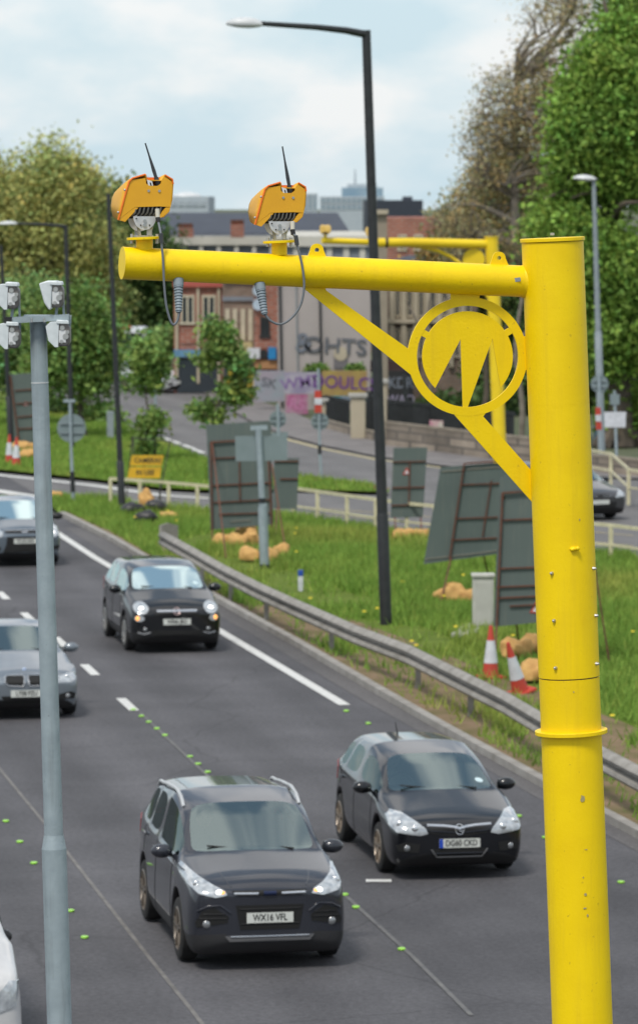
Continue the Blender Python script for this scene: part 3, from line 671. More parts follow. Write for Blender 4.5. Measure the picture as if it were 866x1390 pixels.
lamp_post('lamp_post', 'dark post at the left edge of the photo, behind the camera units', 0, (1,332), (15,606), 145, 2.3, 3.2, BLKP, basey=540, rbase=4)
lamp_post('street_lamp', 'slim grey lamp post with a flat pale head, right of the yellow post', 0, (806,246), (817,634), 136, 2.8, 4.0, GREYP,
          arm=[(807,246,0),(803,243,0),(798,242,0)], head=((810,243),(778,241),.0), basey=455, rbase=5.0, hh=11)

# ================================================================ FAR YELLOW GANTRY
ZF = 112.0; sF = PX(ZF)
ft, fb = P(667,322,ZF), P(682,706,ZF); fb.z = .08
fr_ = empty('camera_gantry', fb, 'smaller distant yellow camera gantry standing behind the grey sign boards', 'camera gantry', 'yellow camera gantries')
b = MB(); b.tube([ft, fb], 9*sF, 32); b.build('upper_post', YEL2, fr_)
b = MB(); b.tube([P(662,331,ZF), P(560,328.5,ZF-.6), P(507,329,ZF-.9)], 6.2*sF, 20); b.build('arm', YEL2, fr_)
b = MB(); b.tube([P(521,328.8,ZF-.8), P(437,326,ZF-1.3)], 4.2*sF, 20); b.build('arm_end', YEL2, fr_)
b = MB(); b.tube([P(527,329,ZF-.8), P(523,328.8,ZF-.8)], 6.8*sF, 16); b.build('arm_joint', BLK, fr_)
b = MB(); b.tube([P(555,333,ZF-.5), P(575,335,ZF-.4), P(595,340,ZF-.3), P(612,348,ZF-.2), P(630,362,ZF-.1), P(650,385,ZF), P(668,410,ZF)], 2.6*sF, 10); b.build('brace', YEL2, fr_)
b = MB(); c = P(643,352,ZF-.1); b.tube([c, c+Vector((0,.05,0))], 15*sF, 32); b.build('emblem_disc', YEL2, fr_)
b = MB(); c = P(667,322,ZF); b.tube([c, c+Vector((0,0,.03))], 10*sF, 24); b.build('post_cap', YEL2, fr_)
AMB = mat('pale_amber_plastic', (.82,.56,.18), .5, col2=(.70,.44,.08), scale=8)
for (x, y, dz, lb) in [(441.5,311,1.3,'small amber camera head on the far left end of the distant gantry arm'),(503.5,314,.9,'small amber camera head by the black lamp post, on the distant gantry arm')]:
    c = P(x,y,ZF-dz); r_ = empty('traffic_camera', c, lb, 'traffic camera', 'camera heads on the distant gantry')
    b = MB(); b.prism([c+Vector((a*sF,-.15,z*sF)) for a, z in [(-7,-4),(-7.5,3),(-5,6.5),(-1,5.5),(1,5.5),(5,6.5),(8,3),(7,-4),(4,-6.5),(-4,-6.5)]], (0,.3,0)); b.build('shell', AMB, r_, bevel=.02)
    b = MB(); b.tube([c+Vector((0,0,-6*sF)), c+Vector((0,0,-13*sF))], 2.2*sF, 8); b.build('bracket', YEL2, r_)
    b = MB(); b.box(c+Vector((0,-.16,-4.5*sF)), (7*sF,.02,2.5*sF)); b.build('cooling_fin', BLK, r_)

# ================================================================ CRASH BARRIER
BR = [(222,720),(268,745),(307,767),(355,791),(399,811),(443,830),(487,849),(560,876),(631,911),(691,940),(760,980),(820,1013),(866,1037)]
bl = [Vector((p.x, p.y, .09)) for p in dense(gp(BR, .85), 2.0)]; bd = (bl[-1]-bl[-8]).normalized(); bl = bl+[bl[-1]+bd*i*2 for i in range(1,16)]
bar = empty('crash_barrier', bl[0], 'long grey steel crash barrier along the edge of the grass verge', 'crash barrier')
prof = [(0,.82),(-.05,.80),(-.09,.74),(-.08,.70),(-.015,.66),(-.015,.62),(-.08,.58),(-.09,.54),(-.05,.48),(0,.46)]
BRM = mat('weathered_barrier_steel', (.36,.34,.31), .7, .15, col2=(.22,.205,.18), scale=3, contrast=.4, bump=.15, bscale=30)
vs = []; K = len(prof)
for i, p in enumerate(bl):
    for dx, z in prof: q = side_off(i, dx*1.4, bl); vs.append(Vector((q.x, q.y, z*.95+.05)))
b = MB(); b.add(vs, [(i*K+j, i*K+j+1, (i+1)*K+j+1, (i+1)*K+j) for i in range(len(bl)-1) for j in range(K-1)], True)
rail = b.build('rail', BRM, bar); md = rail.modifiers.new('solid', 'SOLIDIFY'); md.thickness = .012; md.offset = 0
b = MB(); e0 = bl[0]; tt = (bl[1]-bl[0]).normalized(); nn = Vector((-tt.y,tt.x,0)); nn = nn if nn.x > 0 else -nn
b.prism([e0+Vector((0,0,.42))-nn*.1, e0+Vector((0,0,.88))-nn*.1, e0-tt*.15+Vector((0,0,.92))+nn*.1, e0-tt*.35+nn*.35+Vector((0,0,.85)), e0-tt*.35+nn*.35+Vector((0,0,.36))], tt*.03+nn*.04); b.build('turned_end', BRM, bar)
for i in range(1, len(bl), 1):
    if (i % 2) == 0 or i == 1:
        p = side_off(i, .10, bl); b = MB(); b.box((p.x, p.y, .38), (.10,.07,.72)); b.build('barrier_post', BRM, bar)
        if i > 2: b = MB(); q = side_off(i, -.03, bl); b.tube([Vector((q.x-.03,q.y-.12,.70)), Vector((q.x,q.y,.70))], .02, 8); b.build('barrier_bolt', STEEL, bar)

# ================================================================ ROAD SIGNS SEEN FROM BEHIND
def at_(Y): return lambda x, y, d=0: P(x, y, Y-d)
def quadpanel(root, name, corners, f, th, m, d=0, rnd=0):
    b = MB(); b.prism([f(x,y,d) for x, y in corners], (0,th,0)); return b.build(name, m, root)
def board(label, Y, panel, frames, legs, rails, tri=None, group='road sign boards seen from behind', m=SIGNB, slat=None, base=None, wt=1.6):
    f = at_(Y); s = PX(Y); bp_ = base or legs[0][-1]; g = f(*bp_); g.z = .09
    root = empty('road_sign', g, label, 'road sign', group)
    quadpanel(root, 'sign_panel', panel, f, .03, m)
    for a, b_ in frames: b = MB(); b.bar(f(*a,.05), f(*b_,.05), wt*s*1.3, .04, (0,1,0)); b.build('frame', RUST, root)
    for a, b_ in rails: b = MB(); b.bar(f(*a,.03), f(*b_,.03), wt*s, .03, (0,1,0)); b.build('rail', RUST, root)
    for a, b_ in legs:
        p0 = f(*a,.06); p1 = G(*b_, .09); b = MB(); b.bar(p0, p1, wt*s*1.2, .05, (0,1,0)); b.build('leg', RUST, root)
    if slat:
        for a, b_ in slat: b = MB(); b.bar(f(*a,.01), f(*b_,.01), 1.3*s, .02, (0,1,0)); b.build('panel_trim', mat('dull_trim', (.24,.23,.19), .7), root)
    if tri:
        for t_ in tri:
            x, y, r = t_; b = MB(); b.prism([f(x,y-r,.012), f(x+r*.9,y+r*.7,.012), f(x-r*.9,y+r*.7,.012)], (0,.008,0)); o = b.build('warning_sticker', RED, root)
            b = MB(); b.prism([f(x,y-r*.45,.017), f(x+r*.5,y+r*.5,.017), f(x-r*.5,y+r*.5,.017)], (0,.004,0)); b.build('sticker_centre', CWHITE, o)
    return root
board('large grey sign board seen from behind, the pale plate post before it', 102.6,
      [(280,577),(364,571),(368,573),(371,712),(286,719)], [((286,600),(288,722)),((364,612),(369,716)),((286,600),(322,598))], [((288,722),(288,745)),((288,602),(307,758)),((369,630),(388,749))],
      [((288,622),(366,619)),((289,659),(369,655)),((290,682),(369,678)),((325,626),(326,682)),((297,698),(366,696))], base=(330,748), slat=[((313,708),(340,706))])
board('small grey sign board half hidden behind the big board and pale plate post', 108,
      [(372,622),(406,622),(403,691),(371,690)], [], [((376,690),(374,731))], [((372,626),(405,626)),((380,650),(404,650))], base=(388,727))
board('narrow grey sign board between the black lamp post and the tilted board', 105.5,
      [(534,608),(580,607),(574,702),(530,703)], [], [((536,703),(538,733)),((571,703),(572,733))],
      [((533,627),(578,626)),((532,662),(577,661)),((531,686),(576,685)),((556,627),(555,686))], tri=[(552,640,6)], base=(555,733))
board('wide grey sign board leaning to the left beside the white cabinet', 88.5,
      [(598,634),(704,626),(704,748),(575,766)], [((630,629),(610,760)),((631,629),(702,624))], [((612,758),(597,822)),((629,637),(664,786)),((690,748),(700,800))],
      [((626,658),(702,655)),((617,704),(702,701)),((612,733),(702,729)),((667,652),(655,728))], base=(640,815), slat=[((600,640),(628,638)),((634,637),(700,632)),((577,759),(640,752)),((640,752),(700,744))])
board('nearest grey sign board, partly hidden behind the foreground yellow post', 75.5,
      [(678,654),(681,648),(686,646),(804,640),(804,838),(670,851)], [((682,669),(674,851)),((682,669),(770,663))], [((674,850),(671,921)),((683,672),(704,876)),((795,690),(828,906)),((790,838),(792,905))],
      [((681,706),(780,702)),((678,772),(780,768)),((677,812),(780,807)),((674,797),(780,793)),((692,823),(780,818))], tri=[(727,826,9)], base=(700,905), wt=1.8)
board('grey sign board at the left edge of the photo behind the red and white cones', 145,
      [(12,508),(46,506),(46,602),(14,603)], [((14,510),(26,603))], [((20,603),(21,615)),((42,602),(43,614))], [((20,530),(46,528)),((22,548),(46,546)),((24,566),(46,564)),((25,582),(46,581))], tri=[(35,548,3.5)], base=(30,610))
# yellow sign on a dark frame
Yy = 118; f = at_(Yy); root = empty('works_sign', G(190,683,.09), 'yellow two part sign on a thin dark frame at the tip of the verge', 'road sign')
YS = mat('yellow_sign_face', (.68,.40,.015), .6, col2=(.55,.33,.02), scale=3)
for k, pan in enumerate([[(179,618),(222,618),(219,632),(176,632)], [(176,634),(219,634),(217,649),(173,649)]]):
    quadpanel(root, 'sign_panel', pan, f, .03, YS)
DK = mat('dark_frame_steel', (.05,.05,.035), .7)
for a, b_ in [((180,592),(170,692)),((231,598),(213,690)),((216,645),(219,694)),((180,592),(184,650)),((196,617),(195,688))]:
    b = MB(); b.bar(f(*a,-.05), f(*b_,-.05), .035, .035, (0,1,0)); b.build('frame_leg', DK, root)
b = MB(); b.bar(f(180,594,-.05), f(231,599,-.05), .03, .03, (0,1,0)); b.build('frame_rail', DK, root)
Mx = Matrix.Rotation(pi/2, 4, 'X')
def text_at(s_, pt, h, root, m, name='lettering', sq=1, yaw=0, slope=0):
    o = text(s_, h, name, m, root, Matrix.Rotation(yaw,4,'Z') @ Matrix.Rotation(slope,4,'Y') @ Mx, .002, sq); o.location = pt-root.location; return o
text_at('CAMERAS', f(200.5,625,.01), 8.5*PX(Yy)*1.1, root, DK, sq=.9); text_at('IN USE', f(197,641.5,.01), 8.5*PX(Yy)*1.1, root, DK, sq=.9)
# posts with sign backs
def post_sign(name, label, Y, segs, parts_, group=None, base=None):
    f = at_(Y); s = PX(Y); bs = f(*segs[-1][1]); bs.z = .09
    root = empty(name, bs, label, 'road sign', group)
    for a, b_, r, m in segs: b = MB(); b.tube([f(*a), f(*b_)], r*s, 14); b.build('post_section', m, root)
    for p in parts_:
        if p[0] == 'disc':
            _, x, y, r, m, d = p; b = MB(); c = f(x,y,d); b.tube([c, c+Vector((0,.03,0))], r*s, 36); b.build('disc_panel', m, root)
            b = MB(); b.bar(f(x-r*.8,y-r*.3,d+.03), f(x+r*.8,y-r*.3,d+.03), 1.2*s, .03, (0,1,0)); b.bar(f(x-r*.8,y+r*.35,d+.03), f(x+r*.8,y+r*.35,d+.03), 1.2*s, .03, (0,1,0)); b.build('panel_channel', GREYP, root)
        elif p[0] == 'poly': quadpanel(root, p[4] if len(p) > 4 else 'sign_panel', p[1], f, .03, p[2], p[3])
    return root
post_sign('road_sign', 'round grey sign seen from behind on a slim post near the tip of the verge', 116.5,
    [((95,546),(97,620),2.0,GALV),((97,618),(98,642),2.3,GALV),((98,640),(99,668),3.2,BLKP),((99,666),(100,694),2.6,GALV)], [('disc',97,581,19.5,SIGNG,-.06),('poly',[(86,542),(102,542),(102,546),(86,546)],GALV,.05,'top_fitting')], 'round signs seen from behind')
post_sign('road_sign', 'pale rectangular plate on a thick black footed post, before the big sign board', 95.5,
    [((351,580),(356,684),4.2,GALV),((356,676),(356,683),4.6,BLKP),((356,684),(357,688),5.6,GALV),((356.5,688),(359,768),6.4,GALV),((359,766),(359,782),6.6,BLKP)],
    [('poly',[(319,592),(390,591),(390,625),(320,626)],SIGNG,-.05),('poly',[(340,578),(363,577),(363,583),(340,584)],GALV,.05,'top_fitting')])
post_sign('road_sign', 'pale round topped sign back with a small plate, standing just above the big sign board', 130,
    [((377,548),(379,620),2.2,GALV),((379,620),(380,664),2.4,GALV)], [('disc',377,569,11.5,SIGNG,-.06),('poly',[(364,587),(391,586),(391,592),(364,593)],SIGNG,.03,'lower_plate')])
post_sign('road_sign', 'round grey sign back on a red and white sleeved post, narrow grass island', 127,
    [((432,500),(434,612),1.8,GALV),((434,604),(434,616),2.6,BLKP),((434,616),(437,660),2.0,GALV),((437,656),(437,667),3,BLKP)], [('disc',434,572,12,SIGNG,-.06),('poly',[(427,530),(436,530),(437,560),(427,560)],RED,.06,'sleeve'),('poly',[(427,540),(437,540),(437,549),(427,549)],CWHITE,.075,'sleeve_band')], 'round signs seen from behind')
post_sign('road_sign', 'round grey sign back beside the slim grey lamp, right of the yellow post', 134,
    [((813,506),(816,636),2.2,GALV)], [('disc',814,521,12,SIGNG,-.06),('poly',[(808,553),(815,553),(817,583),(809,583)],RED,.06,'sleeve'),('poly',[(808,563),(816,563),(816,572),(809,572)],CWHITE,.075,'sleeve_band')], 'round signs seen from behind')
post_sign('road_sign', 'square white sign on a slim post at the right edge, small plate above', 133,
    [((834,530),(838,655),2.0,GALV)], [('poly',[(820,559),(850,559),(849,580),(821,580)],CWHITE,.06),('poly',[(828,535),(841,535),(841,549),(828,549)],SIGNG,.06)])
post_sign('bollard_post', 'slim pale lamp stub with an orange band beside the sapling on the left island', 150,
    [((210,517),(214,640),1.8,GALV)], [('poly',[(203,515),(220,515),(220,519),(203,519)],GALV,.05,'top_fitting'),('poly',[(210,566),(216,566),(216,573),(210,573)],ORANGE,.06,'orange_band')])
for (x0,y0,x1,y1,Y,lb) in [(548,508,558,612,158,'thin dark post in front of the stone retaining wall'),(430,415,432,500,185,'thin grey post against the rendered wall'),(317,420,320,545,190,'thin dark post in front of the brick shops')]:
    a, c = P(x0,y0,Y), P(x1,y1,Y); r_ = empty('lamp_post', c, lb, 'post'); b = MB(); b.tube([a, c], .07, 8); b.build('pole', BLKP, r_); b = MB(); b.tube([c.lerp(a,.25), c], .11, 8); b.build('pole_base', GREYP, r_)

# ================================================================ CONES, CABINET, MARKER POST, SANDBAGS
def cone_proto(h=.75):
    root = empty('traffic_cone', (0,0,0), 'x', 'traffic cone', 'red and white traffic cones')
    b = MB(); b.box((0,0,.02), (.34,.34,.04)); b.build('cone_foot', RED, root, True, .01)
    def rr(z): return .125-.10*(z/h)
    for nm, z0, z1, m in [('cone_body',.04,.22,RED),('reflective_sleeve',.22,.54,CWHITE),('cone_top',.54,h,RED)]:
        b = MB(); b.tube([(0,0,z0),(0,0,z1)], [rr(z0)+(.004 if m == CWHITE else 0), rr(z1)+(.004 if m == CWHITE else 0)], 24); b.build(nm, m, root, True)
    return root
cn = cone_proto()
cones = [((666,921),1.25,'upright cone at the foot of the nearest sign board, left of the leaning one',(0,0,.3)),((707,941),1.25,'leaning cone right against the foreground yellow post, grimy white band',(.05,-.32,.5)),
         ((13,629),1.25,'left cone of the pair on the grass at the left edge of the photo',(0,0,0)),((22,633),1.25,'right cone of the pair on the grass beside the galvanised mast',(0,.03,1))]
for i, (p, sc, lb, ro) in enumerate(cones):
    o = cn if i == 0 else copy_tree(cn); o.location = G(*p,.09); o.scale = (sc,)*3; o.rotation_euler = ro; o['label'] = lb
g = G(656,858,.09); root = empty('roadside_cabinet', g, 'white concrete cabinet box standing on the verge beside the nearest sign board', 'cabinet'); s = PX(84)
b = MB(); b.box(g+Vector((0,.2,.55)), (28*s,.35,1.05)); b.build('cabinet_body', mat('pale_cabinet', (.50,.50,.45), .7, col2=(.40,.40,.36), scale=4), root, bevel=.02)
b = MB(); b.box(g+Vector((0,.2,1.1)), (31*s,.42,.06)); b.build('cabinet_lid', mat('pale_cabinet', (.5,.5,.45)), root, bevel=.012)
b = MB(); b.box(g+Vector((0,.018,.55)), (22*s,.015,.85)); b.build('cabinet_door', mat('pale_cabinet_door', (.46,.46,.42), .7), root, bevel=.004)
b = MB(); c = G(630,863,.1); b.prism([G(612,866,.1),G(630,852,.1),G(650,851,.1),G(652,862,.1),G(628,868,.1)], (0,0,.09)); tag(b.build('concrete_slab', CONC, bevel=.02), 'broken pale concrete slab lying in the grass left of the white cabinet', 'slab')
g = G(408,803,.09); root = empty('marker_post', g, 'small pale marker post with a blue top behind the crash barrier', 'marker post')
b = MB(); b.box(g+Vector((0,0,.17)), (.11,.06,.34)); b.build('post', CWHITE, root, bevel=.01); b = MB(); b.box(g+Vector((0,-.003,.40)), (.115,.07,.13)); b.build('blue_cap', mat('blue_reflector', (.02,.08,.40), .5), root, bevel=.01)
b = MB(); b.box(G(150,596,.09)+Vector((0,0,.5)), (.25,.2,1.0)); tag(b.build('utility_pillar', GREYP, bevel=.02), 'small grey utility pillar on the left grass island', 'utility box')
def sandbag(px, py, L, W, H, rz, label):
    L *= .82; H *= 1.15
    g = G(px,py,.09); b = MB(); R = Matrix.Rotation(rz,3,'Z'); vs = []; n, m = 20, 24; sd_ = random.random()*9
    for i in range(n+1):
        a = -pi/2+pi*i/n
        for j in range(m):
            t = 2*pi*j/m; ca = max(.0, cos(a))**.45
            v = Vector((sin(a)*L/2*(1.0), cos(t)*W/2*ca, max(-.35, sin(t))*H*.62*ca+H*.3)); k = 1+.30*noise.noise(v*4.5+Vector((sd_,0,0)))+.08*noise.noise(v*16+Vector((sd_,0,0)))
            vs.append(g+R @ (v*k)+Vector((0,0,.02)))
    b.add(vs, [(i*m+j,(i+1)*m+j,(i+1)*m+(j+1)%m,i*m+(j+1)%m) for i in range(n) for j in range(m)], True)
    tag(b.build('sandbag', ORANGE), label, 'sandbag', 'orange sandbags weighting the sign frames')
for a in [(301,745,.6,.4,.30,.1,'leftmost orange sandbag of the row under the big sign board'),(322,746,.6,.42,.34,-.2,'middle orange sandbag of the row under the big sign board'),(341,745,.55,.42,.42,.4,'tall orange sandbag at the right of the row, just left of the thick grey post'),
          (333,737,.75,.4,.42,0,'upper orange sandbag lying across the row behind the others'),(339,763,.62,.45,.32,-.5,'front orange sandbag left of the thick grey post foot'),(366,764,.5,.4,.30,.3,'orange sandbag right behind the thick grey post foot'),(382,757,.5,.38,.28,0,'orange sandbag under the right leg of the big sign board'),
          (612,818,.8,.4,.34,.2,'orange sandbag on the left foot of the wide leaning board'),(634,818,.6,.35,.26,-.1,'smaller orange sandbag left of the white cabinet'),(702,897,.7,.5,.36,.2,'orange sandbag behind the leaning cone'),(722,893,.7,.5,.36,-.2,'orange sandbag beside the foreground yellow post, upper one'),(728,927,.8,.5,.34,0,'orange sandbag beside the foreground yellow post, lower one'),
          (32,612,1.1,.5,.28,0,'orange sandbag just right of the two far cones, upper one'),(42,622,1.1,.5,.26,.1,'orange sandbag just right of the two far cones, lower one'),(76,678,.5,.35,.22,0,'lone orange sandbag at the very tip of the verge'),(199,694,.5,.4,.5,0,'orange sandbag stuffed on a black bag under the yellow sign'),(230,703,.6,.35,.14,0,'flat orange sandbag lying alone left of the crash barrier end'),
          (546,733,.6,.4,.25,0,'orange sandbag under the narrow sign board, left foot'),(572,733,.5,.4,.25,0,'orange sandbag under the narrow sign board, right foot')]: sandbag(*a)
BB = mat('black_bag', (.02,.02,.022), .45)
for (x,y,lb) in [(180,701,'black rubbish bag at the foot of the plain black post'),(211,697,'black bag right of the orange one under the yellow sign'),(198,712,'small dark grey bag in the grass left of the crash barrier end')]:
    b = MB(); g = G(x,y,.09); b.ball(g+Vector((0,0,.18)), .26, 8, (1.2,.9,.8)); o = b.build('rubbish_bag', BB); tag(o, lb, 'bag', 'dark bags on the verge')
    for v in o.data.vertices: v.co += Vector(v.co-(g+Vector((0,0,.18))))*(.35*noise.noise(v.co*4))
# ================================================================ CREAM RAIL FENCES
def rail_fence(label, tops, posts, h, rails=(1.0,.45)):
    pts = [G(x,y,.05) for x, y in posts]; root = empty('rail_fence', pts[0], label, 'fence', 'cream painted rail fences')
    for p in pts:
        b = MB(); b.box(p+Vector((0,0,h/2)), (.10,.10,h)); b.build('fence_post', CREAM, root, bevel=.01)
    for r in rails:
        for p, q in zip(pts[:-1], pts[1:]):
            b = MB(); b.bar(p+Vector((0,0,h*r)), q+Vector((0,0,h*r)), .05, .08 if r > .9 else .05); b.build('rail', CREAM, root)
rail_fence('cream rail fence along the far edge of the verge, left of the big sign board', None, [(150,686),(190,689),(229,692),(268,696),(310,700)], .75, (1.0,))
rail_fence('cream rail fence along the verge between the big sign board and the leaning boards', None, [(398,706),(431,711),(471,717),(510,723),(552,729),(590,733),(630,737),(690,745),(750,753)], .85, (1.0,.45))
rail_fence('near cream rail fence at the right edge, in front of the dark grey hatchback', None, [(750,753),(788,758),(829,762),(872,768),(915,775)], .85, (1.0,.45))
rail_fence('far cream rail fence behind the grey car at the right edge of the photo', None, [(770,652),(800,656),(829,662),(853,686),(880,690)], 1.0, (1.0,.5))
# ================================================================ CARS
def paint(name, col, metal=.4, rough=.28): return mat(name, col, rough, metal, spec=.15, coat=1.0, scale=2, contrast=.2)
GLASS = bpy.data.materials.new('car_glass'); GLASS.use_nodes = True; t = GLASS.node_tree; t.nodes.clear()
go = t.nodes.new('ShaderNodeOutputMaterial'); gg = t.nodes.new('ShaderNodeBsdfGlossy'); gg.inputs['Roughness'].default_value = .06; gg.inputs[0].default_value = (.80,.95,.93,1)
gt = t.nodes.new('ShaderNodeBsdfTransparent'); gt.inputs[0].default_value = (.66,.78,.75,1)
fz = t.nodes.new('ShaderNodeFresnel'); fz.inputs[0].default_value = 1.6; fm = t.nodes.new('ShaderNodeMath'); fm.operation = 'MULTIPLY_ADD'; fm.inputs[1].default_value = 1.3; fm.inputs[2].default_value = .20
fm.use_clamp = True
t.links.new(fz.outputs[0], fm.inputs[0]); gm = t.nodes.new('ShaderNodeMixShader'); t.links.new(fm.outputs[0], gm.inputs[0]); t.links.new(gt.outputs[0], gm.inputs[1]); t.links.new(gg.outputs[0], gm.inputs[2]); t.links.new(gm.outputs[0], go.inputs[0])
GLASS2 = GLASS.copy(); GLASS2.name = 'side_glass'
for n_ in GLASS2.node_tree.nodes:
    if n_.type == 'MATH': n_.inputs[1].default_value = .6; n_.inputs[2].default_value = .10
    if n_.type == 'BSDF_TRANSPARENT': n_.inputs[0].default_value = (.25,.28,.28,1)
TYRE = mat('tyre_rubber', (.018,.018,.018), .85); ALLOY = mat('alloy_wheel', (.42,.42,.41), .35, .7); CHROME = mat('chrome_trim', (.75,.76,.77), .2, .9)
LENS = mat('headlight_lens', (.60,.64,.67), .15, .25, col2=(.28,.30,.32), scale=14, coat=1, contrast=.5); TRIM = mat('black_trim', (.010,.010,.011), .55); MESHB = mat('grille_black', (.004,.004,.004), .7)
BEAM = mat('lit_headlamp', (.9,.9,.9), .3, emit=(1,.97,.9), es=1.6); AMBL = mat('lit_indicator', (.9,.4,.1), .3, emit=(1,.45,.12), es=1.0)
FOGL = mat('fog_lamp', (.30,.31,.32), .2, .5, coat=1); PLATEW = mat('plate_white', (.62,.64,.60), .5); PLATEB = mat('plate_blue', (.01,.06,.45), .5); INK = mat('plate_ink', (.01,.01,.01), .6)
SEATM = mat('seat_cloth', (.09,.09,.10), .9); SKIN = mat('skin', (.50,.30,.22), .6); TAIL = mat('tail_lamp_red', (.40,.01,.01), .2, coat=1)

def lerp_tab(tab, y):
    if y <= tab[0][0]: return tab[0][1]
    for (a, va), (b, vb) in zip(tab[:-1], tab[1:]):
        if y <= b:
            k = (y-a)/(b-a)
            return tuple(p+(q-p)*k for p, q in zip(va, vb)) if isinstance(va, tuple) else va+(vb-va)*k
    return tab[-1][1]
def star_patch(bvh, pts, axis, off, rings=5, n=40, mirror=False):
    """outline (2D) projected on the body along +y (axis 'y') or toward x (axis 'x')"""
    k = len(pts); per = []
    tot = sum(sqrt((pts[i][0]-pts[i-1][0])**2+(pts[i][1]-pts[i-1][1])**2) for i in range(k)) or 1
    for i in range(k):
        a, b = pts[i], pts[(i+1)%k]; L = sqrt((a[0]-b[0])**2+(a[1]-b[1])**2); m = max(1, int(round(n*L/tot)))
        per += [(a[0]+(b[0]-a[0])*j/m, a[1]+(b[1]-a[1])*j/m) for j in range(m)]
    cx = sum(p[0] for p in per)/len(per); cy = sum(p[1] for p in per)/len(per); vs = []; fs = []; m = len(per)
    def pr(u, v):
        if axis == 'y': o_, d = Vector((u,-3,v)), Vector((0,1,0))
        else: o_, d = Vector((-3*(1 if axis == '-x' else -1),u,v)), Vector((1 if axis == '-x' else -1,0,0))
        h = bvh.ray_cast(o_, d)
        return (h[0]+h[1]*(1 if h[1].dot(d) < 0 else -1)*off) if h[0] else None
    c0 = pr(cx,cy)
    if c0 is None: return MB()
    vs.append(c0)
    last = c0
    for r in range(1, rings+1):
        for (x, y) in per:
            q = pr(cx+(x-cx)*r/rings, cy+(y-cy)*r/rings)
            if q is None: q = last
            last = q; vs.append(q)
    for (x, y) in per:                       # skirt into the body
        i = len(vs)-m; q = vs[i]; vs.append(q+Vector((0,.03,0)) if axis == 'y' else q+Vector((.03*(1 if axis == '-x' else -1),0,0)))
    for j in range(m): fs.append((0, 1+j, 1+(j+1)%m))
    for r in range(rings):
        a = 1+r*m; b = a+m
        for j in range(m): fs.append((a+j, b+j, b+(j+1)%m, a+(j+1)%m))
    b = MB(); b.add(vs, fs, True); return b
def line_patch(bvh, pts, wd, off, h=.012):
    b = MB(); out = []
    dn = []
    for a, c in zip(pts[:-1], pts[1:]):
        k = max(2, int(Vector((c[0]-a[0],c[1]-a[1])).length/.04)); dn += [(a[0]+(c[0]-a[0])*i/k, a[1]+(c[1]-a[1])*i/k) for i in range(k)]
    dn.append(pts[-1])
    for x, z in dn:
        hit = bvh.ray_cast(Vector((x,-3,z)), Vector((0,1,0)))
        if hit[0]: out.append(hit[0]+Vector((0,-off,0)))
    if len(out) > 1: b.tube(out, wd/2, 8)
    return b

